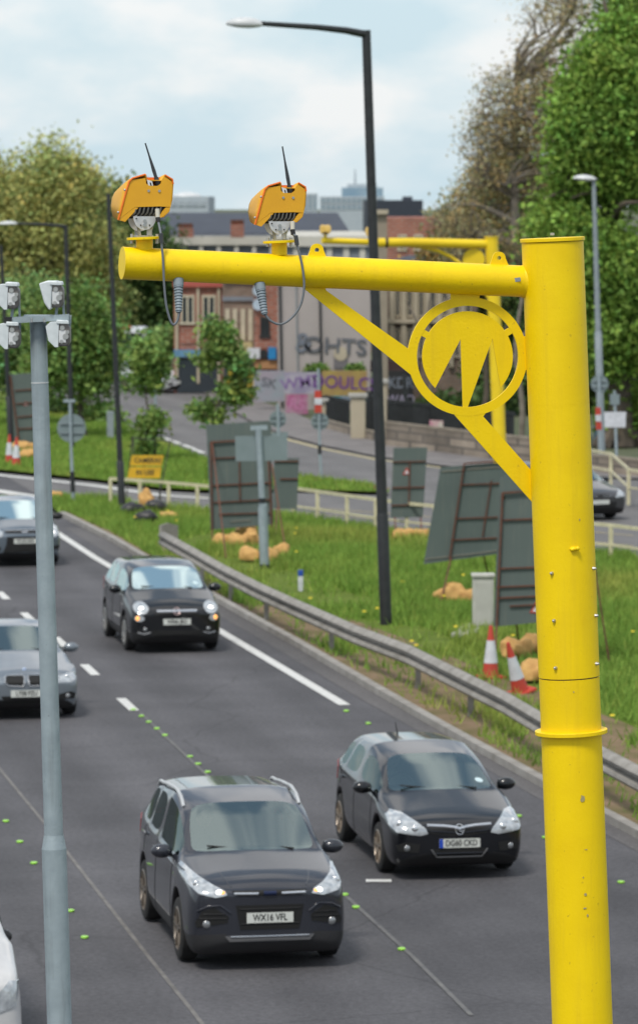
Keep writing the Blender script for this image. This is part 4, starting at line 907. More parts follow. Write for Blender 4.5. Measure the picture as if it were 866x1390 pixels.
def make_car(S_, loc, yaw, label, cat='car', group='cars on the road', name='car'):
    W, L, H = S_['W'], S_['L'], S_['H']; xa, wb, WR = S_['axle'], S_['wb'], S_['R']; AR = WR+.055
    root = empty(name, loc, label, cat, group, yaw); pm_ = S_['paint']
    hn = S_['hn']; cy_, cz = S_['cowl']; ry, rz_ = S_['rf']; py_, pz_ = S_['peak']; qy, qz = S_['rr']; ty, tz = S_['tail']; bz0, bz1 = S_['belt']; rw = S_['rw']
    def fl(v): return tuple(v)
    # top control tables: five (x,z,dy) triples flattened for j=6..10
    def hood(w, z, cr=.03, dy=0): return fl([.91*w,z-.035,0, .80*w,z-.012,0, .66*w,z,0-dy*.4, .34*w,z+cr*.8,-dy*.85, 0,z+cr,-dy])
    def cab(w, bz, r, z, dy=0): return fl([.925*w,bz+.02,0, r+.045,z-.10,0, r-.03,z-.03,-dy*.1, r*.5,z-.004,-dy*.8, 0,z,-dy])
    yend = L
    def wdt(y): return lerp_tab([(0,.76),(.03,.86),(.10,.93),(.25,.97),(.5,.99),(1.0,1.0),(L*.7,1.0),(L-.5,.975),(L-.15,.92),(L,.80)], y)*W
    belt = lambda y: lerp_tab([(0,hn-.10),(.25,hn-.03),(cy_,cz-.07),(cy_+.6,bz0),(qy,bz1),(ty,bz1-.01),(L,min(tz,bz1)-.10)], y)
    T = [(0,hood(wdt(0),hn-.10,.0)),(.05,hood(wdt(.05),hn-.05,.01)),(.14,hood(wdt(.14),hn,.015)),(.30,hood(wdt(.30),hn+S_.get('hrise',.05),.02)),
         (cy_-.05,hood(wdt(cy_),cz-.012,.03,.13)),(cy_,fl([.92*W,cz-.05,0, .84*W,cz-.01,.03, .775*W,cz+.005,.02, .42*W,cz+.03,-.08, 0,cz+.035,-.12])),
         (ry,cab(W,bz0,rw,rz_,.05)),(py_,cab(W,bz0+.02,rw+.01,pz_,0)),(qy,cab(W,bz1,rw-.02,qz,-.0)),
         (ty,fl([.90*W,bz1+.0,0, .84*W,tz-.02,0, .76*W,tz+.0,0, .4*W,tz+.01,.03, 0,tz+.012,.04]))]
    if L-ty > .25:   # saloon deck
        T += [(L-.12,fl([.86*wdt(L-.12),tz-.07,0, .78*W,tz-.03,0, .66*W,tz-.02,0, .34*W,tz-.01,0, 0,tz-.01,0])),(L,fl([.7*W,tz-.16,0, .62*W,tz-.14,0, .5*W,tz-.13,0, .25*W,tz-.12,0, 0,tz-.12,0]))]
    else: T += [(L-.02,fl([.80*W,tz-.20,0, .72*W,tz-.17,0, .6*W,tz-.16,0, .3*W,tz-.15,0, 0,tz-.15,0])),(L,fl([.7*W,tz-.3,0, .62*W,tz-.28,0, .5*W,tz-.27,0, .25*W,tz-.26,0, 0,tz-.26,0]))]
    fl_z = [(0,.36),(.03,.26),(.10,.18),(.25,.155),(L-.25,.20),(L-.08,.28),(L,.42)]
    def zb(y):
        z = lerp_tab(fl_z, y)
        for c in (xa, xa+wb):
            d = abs(y-c)/(AR)
            if d < 1: z = max(z, WR+AR*sqrt(max(0,1-d*d))*1.10)
        return z
    yb = S_['bp']
    ys = {0,.03,.10,.25,.42,cy_-.05,cy_,ry,yb-.06,yb+.06,qy,ty,L-.12,L}
    for c in (xa, xa+wb):
        for k in (-1.12,-.999,-.86,-.5,0,.5,.86,.999,1.12): ys.add(c+k*AR)
    ys.add(py_); 
    if 'cp' in S_: ys.add(S_['cp']-.04); ys.add(S_['cp']+.04)
    keep = {cy_,ry,yb-.06,yb+.06,qy,ty}
    yl = sorted(ys); o_ = [yl[0]]
    for y in yl[1:]:
        if y-o_[-1] < .035:
            if y in keep and o_[-1] not in keep: o_[-1] = y
            elif y in keep: o_.append(y)
            continue
        o_.append(y)
    yl = o_
    V = []; NJ = 11
    for y in yl:
        w = wdt(y); z0 = zb(y); tp = lerp_tab(T, y); zs = belt(y)
        arch = z0 > .3 and .3 < y < L-.3
        row = [(0,z0,0),(.80*w,z0,0),(.955*w,z0+.015,0),(w*1.0,max(min(.40,zs-.25),z0+.03),0),(w*(1.0),max(min(.62,zs-.12),z0+.07),0),(.975*w,max(zs-.02,z0+.10),0)]
        row += [(tp[3*j],tp[3*j+1],tp[3*j+2]) for j in range(5)]
        V.append([Vector((x, y+dy, z)) for x, z, dy in row])
    verts = []; idx = {}
    for i, row in enumerate(V):
        for j, v in enumerate(row):
            idx[i,j,1] = len(verts); verts.append(v)
            if j in (0, NJ-1): idx[i,j,-1] = idx[i,j,1]
            else: idx[i,j,-1] = len(verts); verts.append(Vector((-v.x,v.y,v.z)))
    faces = []; mi = []
    I = len(yl); cp = S_.get('cp')
    for i in range(I-1):
        ym = (yl[i]+yl[i+1])/2
        for j in range(NJ-1):
            m_ = 0
            if cy_ < ym < ry and j >= 8: m_ = 1
            elif ym > qy and ym < ty and j >= 8: m_ = 2
            elif j == 6 and cy_+.10 < ym < qy-.05 and abs(ym-yb) > .06 and not (cp and abs(ym-cp) < .05): m_ = 3
            elif j <= 1: m_ = 4
            elif j == 2 and not (S_.get('painted')): m_ = 4
            for sg in (1,-1):
                f_ = (idx[i,j,sg], idx[i+1,j,sg], idx[i+1,j+1,sg], idx[i,j+1,sg])
                faces.append(f_ if sg == 1 else f_[::-1]); mi.append(m_)
    for i, fl_ in ((0,False),(I-1,True)):
        for j in range(NJ-1):
            f_ = [idx[i,j,1], idx[i,j+1,1], idx[i,j+1,-1], idx[i,j,-1]]; f2 = []
            for q in f_:
                if q not in f2: f2.append(q)
            faces.append(tuple(f2)); mi.append(0)
    me = bpy.data.meshes.new('cage'); me.from_pydata(verts, [], faces)
    for _ in range(5): me.materials.append(pm_)
    me.polygons.foreach_set('material_index', mi)
    bm = bmesh.new(); bm.from_mesh(me); bmesh.ops.recalc_face_normals(bm, faces=bm.faces); 
    cl = bm.edges.layers.float.get('crease_edge') or bm.edges.layers.float.new('crease_edge')
    for e_ in bm.edges:
        if len(e_.link_faces) == 2:
            a, b_ = e_.link_faces[0].material_index, e_.link_faces[1].material_index
            if a != b_ and (a in (1,2,3) or b_ in (1,2,3)): e_[cl] = .55
    bm.to_mesh(me); bm.free()
    co = bpy.data.objects.new('cage', me); COL.objects.link(co); sb = co.modifiers.new('s', 'SUBSURF'); sb.levels = 2; sb.render_levels = 2
    bpy.context.view_layer.update(); ev = bpy.data.meshes.new_from_object(co.evaluated_get(bpy.context.evaluated_depsgraph_get())); bpy.data.objects.remove(co)
    bm = bmesh.new(); bm.from_mesh(ev); bvh = BVHTree.FromBMesh(bm)
    names = {0:('body',pm_),1:('windscreen',GLASS),2:('rear_window',GLASS),3:('side_window',GLASS2),4:('lower_trim',S_.get('trim',TRIM))}
    for k, (nm, m_) in names.items():
        for sg in ((1,-1) if k == 3 else (0,)):
            b2 = bm.copy(); dl = [f for f in b2.faces if f.material_index != k or (sg and f.calc_center_median().x*sg < 0)]
            bmesh.ops.delete(b2, geom=dl, context='FACES')
            if not b2.faces: b2.free(); continue
            for f in b2.faces: f.smooth = True; f.material_index = 0
            m2 = bpy.data.meshes.new(nm); b2.to_mesh(m2); b2.free(); m2.materials.append(m_); o = bpy.data.objects.new(nm, m2); COL.objects.link(o); o.parent = root
    bm.free()
    def loc_build(b, nm, m, par=None): 
        return b.build(nm, m, par or root, True) if b.v else None
    # glass surround: dark seal round the windscreen base
    for sg in (1,-1):                                # wheels
        for c in (xa, xa+wb):
            hub = bpy.data.objects.new('wheel', None); COL.objects.link(hub); hub.parent = root; hub.location = (sg*(W-.115), c, WR)
            b = MB(); pr = [(-.10,WR*.70),(-.105,WR*.90),(-.085,WR*.985),(-.05,WR),(.05,WR),(.085,WR*.985),(.105,WR*.90),(.10,WR*.68)]; n = 32; vs = []
            for x, r in pr:
                for j in range(n): vs.append((x*sg, r*cos(2*pi*j/n), r*sin(2*pi*j/n)))
            b.add(vs, [(i*n+j,i*n+(j+1)%n,(i+1)*n+(j+1)%n,(i+1)*n+j) for i in range(len(pr)-1) for j in range(n)], True); b.build('tyre', TYRE, hub, True)
            b = MB(); vs = []; pr = [(.101,WR*.70),(.108,WR*.66),(.075,WR*.62),(.03,WR*.60)]
            for x, r in pr:
                for j in range(n): vs.append((x*sg, r*cos(2*pi*j/n), r*sin(2*pi*j/n)))
            b.add(vs, [(i*n+j,i*n+(j+1)%n,(i+1)*n+(j+1)%n,(i+1)*n+j) for i in range(3) for j in range(n)], True)
            for k in range(S_.get('spokes',5)):
                a = 2*pi*k/S_.get('spokes',5)+.3
                for da in (-.13,.13): b.bar((.085*sg,WR*.13*cos(a),WR*.13*sin(a)), (.09*sg,WR*.65*cos(a+da),WR*.65*sin(a+da)), .022, .04, (1,0,0))
            b.tube([(.05*sg,0,0),(.10*sg,0,0)], WR*.17, 16); b.build('rim', S_.get('rim',ALLOY), hub, True)
            b = MB(); b.tube([(.02*sg,0,0),(.035*sg,0,0)], WR*.6, 24); b.build('brake_disc', MESHB, hub, True)
    # inner arch darkness comes from the tub; interior
    ib = MB(); ib.box((0,(cy_+qy)/2+.2,.42), (W*1.5,qy-cy_,.04)); loc_build(ib, 'cabin_floor', SEATM)
    ib = MB(); ib.prism([(-W*.78,cy_+.10,cz-.22),(-W*.74,cy_+.10,cz-.07),(-W*.70,cy_+.50,cz-.03),(-W*.70,cy_+.62,cz-.10),(-W*.70,cy_+.60,cz-.35)], (W*1.5,0,0)); loc_build(ib, 'dashboard', mat('dashboard_plastic', (.10,.105,.11), .7))
    sy = ry+.55
    for x in (-.36,.36):
        ib = MB(); ib.box((x,sy-.15,bz0-.38), (.50,.5,.16)); loc_build(ib, 'seat', SEATM)
        ib = MB(); ib.bar((x,sy+.08,bz0-.35), (x,sy+.26,bz0+.18), .48, .12, (0,1,0)); loc_build(ib, 'seat_back', SEATM)
        ib = MB(); ib.box((x,sy+.27,bz0+.30), (.26,.09,.18)); loc_build(ib, 'headrest', SEATM)
    ib = MB(); ib.box((0,sy+1.0,bz0-.12), (1.25,.12,.55)); loc_build(ib, 'rear_seat', SEATM)
    ib = MB(); st = Vector((-.36,sy-.50,bz0-.02)); n = 24; R_ = Matrix.Rotation(radians(-25),3,'X')
    ib.tube([st+R_ @ Vector((.18*cos(2*pi*k/n),0,.18*sin(2*pi*k/n))) for k in range(n+1)], .014, 8, caps=False); ib.box(st, (.34,.03,.05)); loc_build(ib, 'steering_wheel', MESHB)
    ib = MB(); ib.box((0,ry+.06,rz_-.12), (.20,.03,.06)); loc_build(ib, 'rear_view_mirror', MESHB)
    # door mirrors
    for sg in (1,-1):
        b = MB(); mx_ = sg*(W+.07+S_.get('mdx',0)); my = cy_+.42; mz = bz0+.04+S_.get('mdz',0)
        b.ball((mx_,my,mz), .12, 8, (1.05,.62,.68)); mir = loc_build(b, 'door_mirror', S_.get('mirror',pm_))
        b = MB(); b.bar((sg*(W-.06),my+.02,mz-.05), (mx_,my+.02,mz-.06), .05, .03); b.build('mirror_stalk', TRIM, mir, True)
        b = MB(); b.box((mx_,my+.068,mz), (.19,.01,.11)); b.build('mirror_glass', CHROME, mir, True)
    # patches on the front
    for nm, pts, m_, off, mir in S_['front']:
        for sg in ((1,-1) if mir else (1,)):
            b = star_patch(bvh, [(x*sg,z) for x, z in pts], 'y', off); loc_build(b, nm, m_)
    for nm, pts, wd, m_, off, mir in S_['lines']:
        for sg in ((1,-1) if mir else (1,)):
            b = line_patch(bvh, [(x*sg,z) for x, z in pts], wd, off); loc_build(b, nm, m_)
    for nm, (x, z), r, m_, mir in S_.get('lamps', []):
        for sg in ((1,-1) if mir else (1,)):
            h = bvh.ray_cast(Vector((x*sg,-3,z)), Vector((0,1,0)))
            if h[0]: b = MB(); b.ball(h[0]+Vector((0,.0,0)), r, 8, (1,.5,1)); loc_build(b, nm, m_)
    # side details: door seams and handles, tail lamps
    for sg in (1,-1):
        for yv in (cy_+.28, yb, qy-.25 if 'cp' not in S_ else S_['cp']+.15):
            b = MB(); pts = []
            for k in range(12):
                z = .30+(belt(yv)-.33)*k/11; h = bvh.ray_cast(Vector((sg*3,yv,z)), Vector((-sg,0,0)))
                if h[0] and abs(h[0].x) > W*.8: pts.append(h[0]+Vector((sg*.0005,0,0)))
            if len(pts) > 2: b.tube(pts, .004, 5); loc_build(b, 'door_seam', MESHB)
        for yv in (yb-.14, yb+.85):
            h = bvh.ray_cast(Vector((sg*3,yv,belt(yv)-.12)), Vector((-sg,0,0)))
            if h[0]: b = MB(); b.bar(h[0]+Vector((sg*.018,-.08,0)), h[0]+Vector((sg*.018,.08,.01)), .02, .025); loc_build(b, 'door_handle', S_.get('handle',pm_))
        b = star_patch(bvh, [(L-.42,bz1-.22),(L-.18,bz1-.20),(L-.12,bz1-.02),(L-.22,bz1+.02),(L-.45,bz1-.06)], '-x' if sg == -1 else 'x', .006, 3, 20); loc_build(b, 'tail_light', TAIL)
    # number plate
    pz = S_['plate'][0]; h = bvh.ray_cast(Vector((0,-3,pz)), Vector((0,1,0))); yv = h[0].y-.022
    b = MB(); b.box((0,yv+.008,pz), (.52,.012,.112)); pl = loc_build(b, 'number_plate', PLATEW)
    if S_['plate'][2]: b = MB(); b.box((-.238,yv,pz), (.045,.006,.11)); b.build('plate_band', PLATEB, pl, True)
    if S_['plate'][1]: text(S_['plate'][1], .105, 'plate_lettering', INK, pl, Matrix.Translation((.02 if S_['plate'][2] else 0,yv,pz)) @ Mx, .002, .80)
    # wiper
    for x0 in (-.05,.45):
        b = MB(); a = bvh.ray_cast(Vector((x0-.5 if x0 > 0 else x0-.45,-.0,cz+1.5)), Vector((0,0,-1))) ; 
        q0 = Vector((x0,cy_-.06,cz+.035)); q1 = Vector((x0-.48,cy_+.02,cz+.075)); b.tube([q0,q1], .010, 6); loc_build(b, 'wiper', MESHB)
    for fn in S_.get('extra', []): fn(root, bvh, S_, loc_build)
    return root, bvh

def roof_rails(root, bvh, S_, lb):
    for sg in (1,-1):
        pts = []; y0, y1 = S_['rf'][0]+.10, S_['rr'][0]+.05
        for k in range(13):
            y = y0+(y1-y0)*k/12; x = sg*(S_['rw']+.0); h = bvh.ray_cast(Vector((x,y,3)), Vector((0,0,-1)))
            if h[0]: pts.append(h[0]+Vector((0,0,.045 if 0 < k < 12 else .0)))
        b = MB(); b.tube(spline(pts,3), .020, 8); lb(b, 'roof_rail', mat('silver_rail', (.62,.63,.63), .35, .4))
def aerial(root, bvh, S_, lb):
    h = bvh.ray_cast(Vector((-.10,S_['rr'][0]-.35,3)), Vector((0,0,-1)))
    if h[0]: b = MB(); b.tube([h[0], h[0]+Vector((-.0,.16,.14))], [.012,.005], 6); lb(b, 'aerial', MESHB)
def tax_disc(root, bvh, S_, lb):
    x = S_['W']*.60; y, z = S_['cowl'][0], S_['cowl'][1]
    h = bvh.ray_cast(Vector((x,-3,z+.10)), Vector((0,1,0)))
    if h[0]: b = MB(); n = h[1]; n = n if n.y < 0 else -n; b.tube([h[0]+n*.003, h[0]+n*.006], .055, 14); lb(b, 'parking_permit', mat('pale_sticker', (.6,.75,.78), .5))

GREYC = paint('charcoal_metallic', (.034,.037,.048), .3, .35); BLACKC = paint('black_metallic', (.008,.009,.012), .2, .3); BLACKC2 = paint('gloss_black', (.007,.008,.010), .1, .3)
SILV = paint('silver_metallic', (.21,.24,.27), .5, .32); BLUG = paint('blue_grey_metallic', (.13,.16,.19), .4, .3); DGREY = paint('dark_grey_metallic', (.07,.07,.075), .5, .3)
suv = dict(W=.915, L=4.50, H=1.72, axle=.88, wb=2.69, R=.355, hn=.97, hrise=.06, cowl=(1.08,1.17), rf=(1.80,1.65), peak=(2.45,1.735), rr=(3.85,1.66), tail=(4.36,1.12), belt=(1.10,1.20), rw=.67, bp=2.55, cp=3.35, paint=GREYC, mirror=GREYC, trim=mat('charcoal_plastic', (.022,.022,.024), .6),
    plate=(.60,'WX16 VFL',False), spokes=5, rim=mat('brownish_alloy', (.22,.19,.16), .4, .6),
    front=[('headlight',[(.47,.855),(.60,.83),(.78,.87),(.875,.96),(.885,1.05),(.84,1.10),(.74,1.02),(.60,.945),(.50,.90)],LENS,.010,True),
           ('grille_slot',[(-.42,.895),(-.35,.845),(.35,.845),(.42,.895)],MESHB,.008,False),
           ('lower_grille',[(-.38,.74),(-.33,.47),(.33,.47),(.38,.74)],MESHB,.008,False),
           ('side_intake',[(.46,.62),(.47,.55),(.80,.50),(.82,.55),(.75,.68),(.62,.72)],MESHB,.008,True),
           ('skid_plate',[(-.50,.40),(-.45,.34),(.45,.34),(.50,.40)],mat('satin_grey', (.12,.12,.125), .5),.012,False)],
    lines=[('grille_bar',[(-.40,.872),(-.13,.868)],.030,CHROME,.012,False),('grille_bar',[(.13,.868),(.40,.872)],.030,CHROME,.012,False),('grille_bar',[(-.34,.70),(.34,.70)],.014,TRIM,.012,False),('grille_bar',[(-.33,.535),(.33,.535)],.014,TRIM,.012,False),
           ('chrome_strip',[(-.44,.395),(.44,.395)],.018,CHROME,.016,False),('intake_trim',[(.44,.66),(.55,.745),(.70,.735),(.80,.68)],.022,GREYC,.010,True),('intake_bar',[(.48,.60),(.78,.60)],.012,TRIM,.012,True),('intake_bar',[(.50,.65),(.74,.65)],.012,TRIM,.012,True),
           ('bonnet_crease',[(.42,.935),(.47,1.0),(.50,1.05)],.012,GREYC,.0,True)],
    lamps=[('fog_lamp',(.70,.535),.048,FOGL,True),('lit_lamp',(.56,.88),.040,BEAM,True),('indicator',(.52,.875),.028,AMBL,True),('lit_lamp',(.78,.96),.045,CHROME,True)], extra=[roof_rails])
BADGE = mat('dark_badge', (.02,.03,.08), .3, .5)
suv['lines'].append(('badge',[(-.07,.87),(.07,.87)],.055,BADGE,.004,False))
hatch = dict(W=.875, L=4.25, H=1.46, axle=.92, wb=2.61, R=.315, hn=.76, hrise=.05, cowl=(1.10,.985), rf=(1.86,1.385), peak=(2.5,1.465), rr=(3.74,1.415), tail=(4.12,1.03), belt=(.955,1.02), rw=.61, bp=2.50, cp=3.35, paint=BLACKC, painted=True, mirror=BLACKC2,
    plate=(.475,'DG60 CKD',True), spokes=5, rim=mat('brake_dusted_alloy', (.30,.25,.20), .4, .5),
    front=[('headlight',[(.40,.60),(.50,.575),(.78,.615),(.835,.68),(.83,.78),(.77,.835),(.66,.82),(.52,.73),(.43,.66)],LENS,.010,True),
           ('grille',[(-.39,.69),(-.36,.60),(-.10,.565),(.10,.565),(.36,.60),(.39,.69)],MESHB,.006,False),
           ('lower_grille',[(-.36,.40),(-.30,.30),(.30,.30),(.36,.40)],MESHB,.008,False),
           ('side_intake',[(.50,.47),(.52,.36),(.76,.38),(.79,.45),(.70,.49)],MESHB,.006,True)],
    lines=[('chrome_bar',[(-.41,.700),(-.20,.690),(-.07,.675),(0,.655)],.042,CHROME,.008,False),('chrome_bar',[(.41,.700),(.20,.690),(.07,.675),(0,.655)],.042,CHROME,.008,False),
           ('grille_bar',[(-.36,.635),(-.07,.61)],.012,GREYC,.012,False),('grille_bar',[(.36,.635),(.07,.61)],.012,GREYC,.012,False),
           ('badge_ring',[(.055*cos(a),.645+.062*sin(a)) for a in [2*pi*k/14 for k in range(15)]],.014,CHROME,.014,False),
           ('badge_bolt',[(-.05,.67),(.01,.66),(-.01,.63),(.05,.62)],.016,CHROME,.016,False),
           ('lower_lip',[(-.36,.40),(-.29,.30),(.29,.30),(.36,.40)],.022,mat('grey_lip', (.16,.16,.165), .4, .4),.010,False),('grille_bar',[(-.30,.35),(.30,.35)],.012,GREYC,.012,False)],
    lamps=[('fog_lamp',(.66,.42),.042,FOGL,True),('lamp_reflector',(.56,.66),.05,CHROME,True),('lamp_reflector',(.73,.71),.05,CHROME,True)], extra=[aerial, tax_disc])
cross = dict(W=.895, L=4.25, H=1.60, axle=.85, wb=2.57, R=.335, hn=.86, hrise=.09, cowl=(1.02,1.12), rf=(1.66,1.52), peak=(2.3,1.60), rr=(3.66,1.55), tail=(4.10,1.12), belt=(1.07,1.13), rw=.65, bp=2.35, cp=3.15, paint=BLACKC2, painted=False, mirror=BLACKC2,
    plate=(.60,'WP66 JBO',False), spokes=8,
    front=[('headlight',[(.66+.135*cos(a),.845+.105*sin(a)) for a in [2*pi*k/20 for k in range(20)]],LENS,.014,True),
           ('fog_cluster',[(.70+.085*cos(a),.665+.06*sin(a)) for a in [2*pi*k/16 for k in range(16)]],LENS,.012,True),
           ('lower_grille',[(-.50,.44),(-.44,.33),(.44,.33),(.50,.44)],MESHB,.006,False),
           ('grille',[(-.42,.77),(-.40,.73),(.40,.73),(.42,.77)],MESHB,.006,False)],
    lines=[('chrome_bar',[(-.38,.795),(.38,.795)],.064,CHROME,.008,False),('badge_ring',[(.06*cos(a),.795+.06*sin(a)) for a in [2*pi*k/14 for k in range(15)]],.022,mat('dull_pink_badge', (.50,.38,.38), .3, .6),.026,False),
           ('bumper_trim',[(.50,.40),(.62,.37),(.74,.40)],.03,FOGL,.008,True)],
    lamps=[('lit_lamp',(.66,.835),.055,BEAM,True),('indicator',(.73,.67),.05,AMBL,True),('fog_lamp',(.60,.46),.04,FOGL,True)], extra=[tax_disc])
saloon = dict(W=.90, L=4.53, H=1.42, axle=.80, wb=2.76, R=.32, hn=.72, hrise=.06, cowl=(1.45,.975), rf=(2.15,1.355), peak=(2.6,1.42), rr=(3.45,1.35), tail=(3.95,1.02), belt=(.95,1.0), rw=.60, bp=2.65, paint=SILV, painted=True, mirror=SILV,
    plate=(.44,'LT08 PZU',False), spokes=10,
    front=[('headlight',[(.44,.68),(.46,.60),(.74,.60),(.85,.67),(.85,.73),(.70,.73)],LENS,.008,True),
           ('kidney_grille',[(.035,.70),(.045,.60),(.07,.575),(.29,.585),(.34,.63),(.33,.70),(.29,.715),(.07,.715)],MESHB,.010,True),
           ('lower_grille',[(-.42,.40),(-.36,.28),(.36,.28),(.42,.40)],MESHB,.006,False),('side_intake',[(.54,.42),(.52,.32),(.80,.34),(.82,.42),(.74,.46)],MESHB,.006,True)],
    lines=[('kidney_frame',[(.03,.715),(.04,.59),(.07,.56),(.29,.57),(.355,.63),(.345,.715),(.29,.73),(.03,.73)],.018,CHROME,.010,True)],
    lamps=[('fog_lamp',(.68,.385),.042,FOGL,True),('lamp_reflector',(.52,.68),.045,CHROME,True),('lamp_reflector',(.68,.69),.045,CHROME,True),('badge',(0,.80),.035,mat('blue_white_badge',(.4,.5,.7),.3),False)])
mpv = dict(W=.88, L=4.40, H=1.5, axle=.90, wb=2.65, R=.32, hn=.82, hrise=.06, cowl=(1.00,1.02), rf=(1.75,1.44), peak=(2.4,1.51), rr=(3.7,1.44), tail=(4.15,1.08), belt=(1.03,1.08), rw=.60, bp=2.45, cp=3.3, paint=BLUG, painted=True, mirror=TRIM,
    plate=(.60,'WU55 EKB',False),
    front=[('headlight',[(.50,.80),(.54,.70),(.70,.68),(.83,.76),(.84,.90),(.76,.93),(.60,.86)],LENS,.010,True),('grille',[(-.46,.83),(-.44,.78),(.44,.78),(.46,.83)],MESHB,.006,False),
           ('lower_grille',[(-.44,.52),(-.52,.34),(.52,.34),(.44,.52),(.42,.70),(-.42,.70)],MESHB,.006,False),('side_intake',[(.56,.46),(.58,.38),(.80,.40),(.82,.50)],MESHB,.006,True)],
    lines=[('chrome_bar',[(-.48,.845),(.48,.845)],.022,CHROME,.01,False),('badge',[(-.07,.80),(.07,.80)],.05,CHROME,.01,False)], lamps=[('lit_lamp',(.66,.78),.05,BEAM,True)])
farhatch = dict(hatch); farhatch.update(paint=DGREY, plate=(.50,'',False), extra=[], lines=[('grille_bar',[(-.36,.66),(-.07,.66)],.012,CHROME,.012,False),('grille_bar',[(.36,.66),(.07,.66)],.012,CHROME,.012,False)],
    front=[('headlight',[(.44,.62),(.52,.60),(.80,.66),(.84,.78),(.78,.82),(.56,.72)],LENS,.010,True),('grille',[(-.30,.70),(-.28,.64),(.28,.64),(.30,.70)],MESHB,.006,False),('lower_grille',[(-.50,.50),(-.45,.32),(.45,.32),(.50,.50)],MESHB,.006,False)],
    lamps=[('lamp_reflector',(.56,.67),.045,CHROME,True)])
YAW = radians(10.5)
def carpos(px, Y): d = P(px, 700, Y); return Vector((d.x, Y, .008))
van = dict(W=.97, L=5.0, H=2.1, axle=.90, wb=3.1, R=.34, hn=1.08, hrise=.07, cowl=(.90,1.32), rf=(1.70,1.97), peak=(2.4,2.1), rr=(4.6,2.06), tail=(4.9,1.3), belt=(1.20,1.25), rw=.76, bp=2.3, cp=3.2, paint=paint('white_van_paint', (.62,.62,.62), 0, .35), painted=True, mirror=TRIM, mdx=-.20, plate=(.55,'',False),
    front=[('headlight',[(.55,.80),(.60,.70),(.86,.78),(.90,1.0),(.80,1.02)],LENS,.010,True),('grille',[(-.45,.85),(-.40,.72),(.40,.72),(.45,.85)],MESHB,.006,False)], lines=[('grille_bar',[(-.40,.78),(.40,.78)],.02,CHROME,.01,False)])
cars = [(van, carpos(-104,39.6), YAW, 'white van cut off by the left edge, below the foot of the mast', 'van'),
        (suv, carpos(366,45.9), YAW, 'charcoal grey SUV with silver roof rails, nearest car in the foreground', 'car'),
        (hatch, carpos(625,52.1), YAW, 'black hatchback with a chrome bar across its nose, level with the foreground yellow post', 'car'),
        (cross, carpos(240,78.6), YAW+.01, 'black rounded small car with round headlights beside the solid white edge line', 'car'),
        (saloon, carpos(35,68.4), YAW, 'silver saloon half hidden behind the galvanised mast', 'car'),
        (mpv, carpos(34,97.4), YAW+.01, 'blue grey car furthest back on the main road, behind the galvanised mast', 'car'),
        (farhatch, carpos(815,111.5), radians(24), 'dark grey hatchback on the side road at the right edge, behind the yellow post', 'car')]
built = []
for i, (sp, loc, yaw, lb, ct) in enumerate(cars):
    r_, bv_ = make_car(sp, loc, yaw, lb, ct, 'cars driving toward the camera'); built.append((r_, sp))
# drivers: one skinned body, copied
def person(root, sp, label, shirt, k=0):
    sy = sp['rf'][0]+.55; zb_ = sp['belt'][0]-.46; x = -.36
    J = [(x,sy-.02,zb_,.13),(x,sy+.06,zb_+.22,.125),(x,sy+.10,zb_+.44,.12),(x,sy+.09,zb_+.56,.052),(x,sy+.05,zb_+.62,.05),
         (x-.20,sy+.08,zb_+.44,.055),(x-.24,sy-.10,zb_+.24,.042),(x-.15,sy-.40,zb_+.30,.03),
         (x+.20,sy+.08,zb_+.44,.055),(x+.24,sy-.10,zb_+.24,.042),(x+.15,sy-.40,zb_+.30,.03),
         (x-.12,sy-.42,zb_-.02,.07),(x+.12,sy-.42,zb_-.02,.07)]
    E = [(0,1),(1,2),(2,3),(3,4),(2,5),(5,6),(6,7),(2,8),(8,9),(9,10),(0,11),(0,12)]
    me = bpy.data.meshes.new('person'); me.from_pydata([j[:3] for j in J], E, []); o = bpy.data.objects.new('person', me); COL.objects.link(o)
    o.modifiers.new('skin', 'SKIN'); sk = me.skin_vertices[0].data
    for i_, j in enumerate(J): sk[i_].radius = (j[3]*(1.25 if i_ in (0,1,2) else 1), j[3])
    sk[0].use_root = True; o.modifiers.new('s', 'SUBSURF').levels = 1
    bpy.context.view_layer.update(); m2 = bpy.data.meshes.new_from_object(o.evaluated_get(bpy.context.evaluated_depsgraph_get()))
    m2.materials.clear(); m2.materials.append(shirt); o.modifiers.clear(); o.data = m2
    for p in m2.polygons: p.use_smooth = True
    o.location = root.location; o.rotation_euler = root.rotation_euler; tag(o, label, 'person', 'drivers seen through the windscreens')
    hc = Vector((x,sy+.03,zb_+.73)); b = MB(); b.ball(hc, .105, 10, (.78,.95,1.12)); b.ball(hc+Vector((0,-.10,-.01)), .018, 5, (.7,1,1.4))
    for s_ in (-1,1): b.ball(hc+Vector((s_*.082,.01,-.01)), .025, 5, (.4,.8,1.2))
    b.build('head', SKIN, o, True)
    for s_ in (-1,1): b = MB(); b.ball(Vector((x+.15*s_,sy-.43,zb_+.31)), .045, 6, (.8,1,1)); b.build('hand', SKIN, o, True)
    b = MB()
    for s_ in (-1,1): b.ball(hc+Vector((s_*.034,-.093,.02)), .011, 5)
    b.box(hc+Vector((0,-.098,-.052)), (.045,.008,.008)); b.build('face_features', MESHB, o, True)
    b = MB(); b.ball(hc+Vector((0,.028,.03)), .112, 8, (.80,.92,1.08)); b.build('hair', mat('brown_hair', (.05,.032,.02), .8), o, True)
person(built[1][0], suv, 'person in dark clothes driving the charcoal SUV, faint behind the windscreen', mat('grey_shirt', (.12,.12,.13), .9))
person(built[2][0], hatch, 'person in a pale top driving the black hatchback, faint behind the windscreen', mat('pale_shirt', (.40,.38,.36), .9))
person(built[3][0], cross, 'person in a light top driving the small black car with round headlights', mat('beige_shirt', (.35,.30,.25), .9))
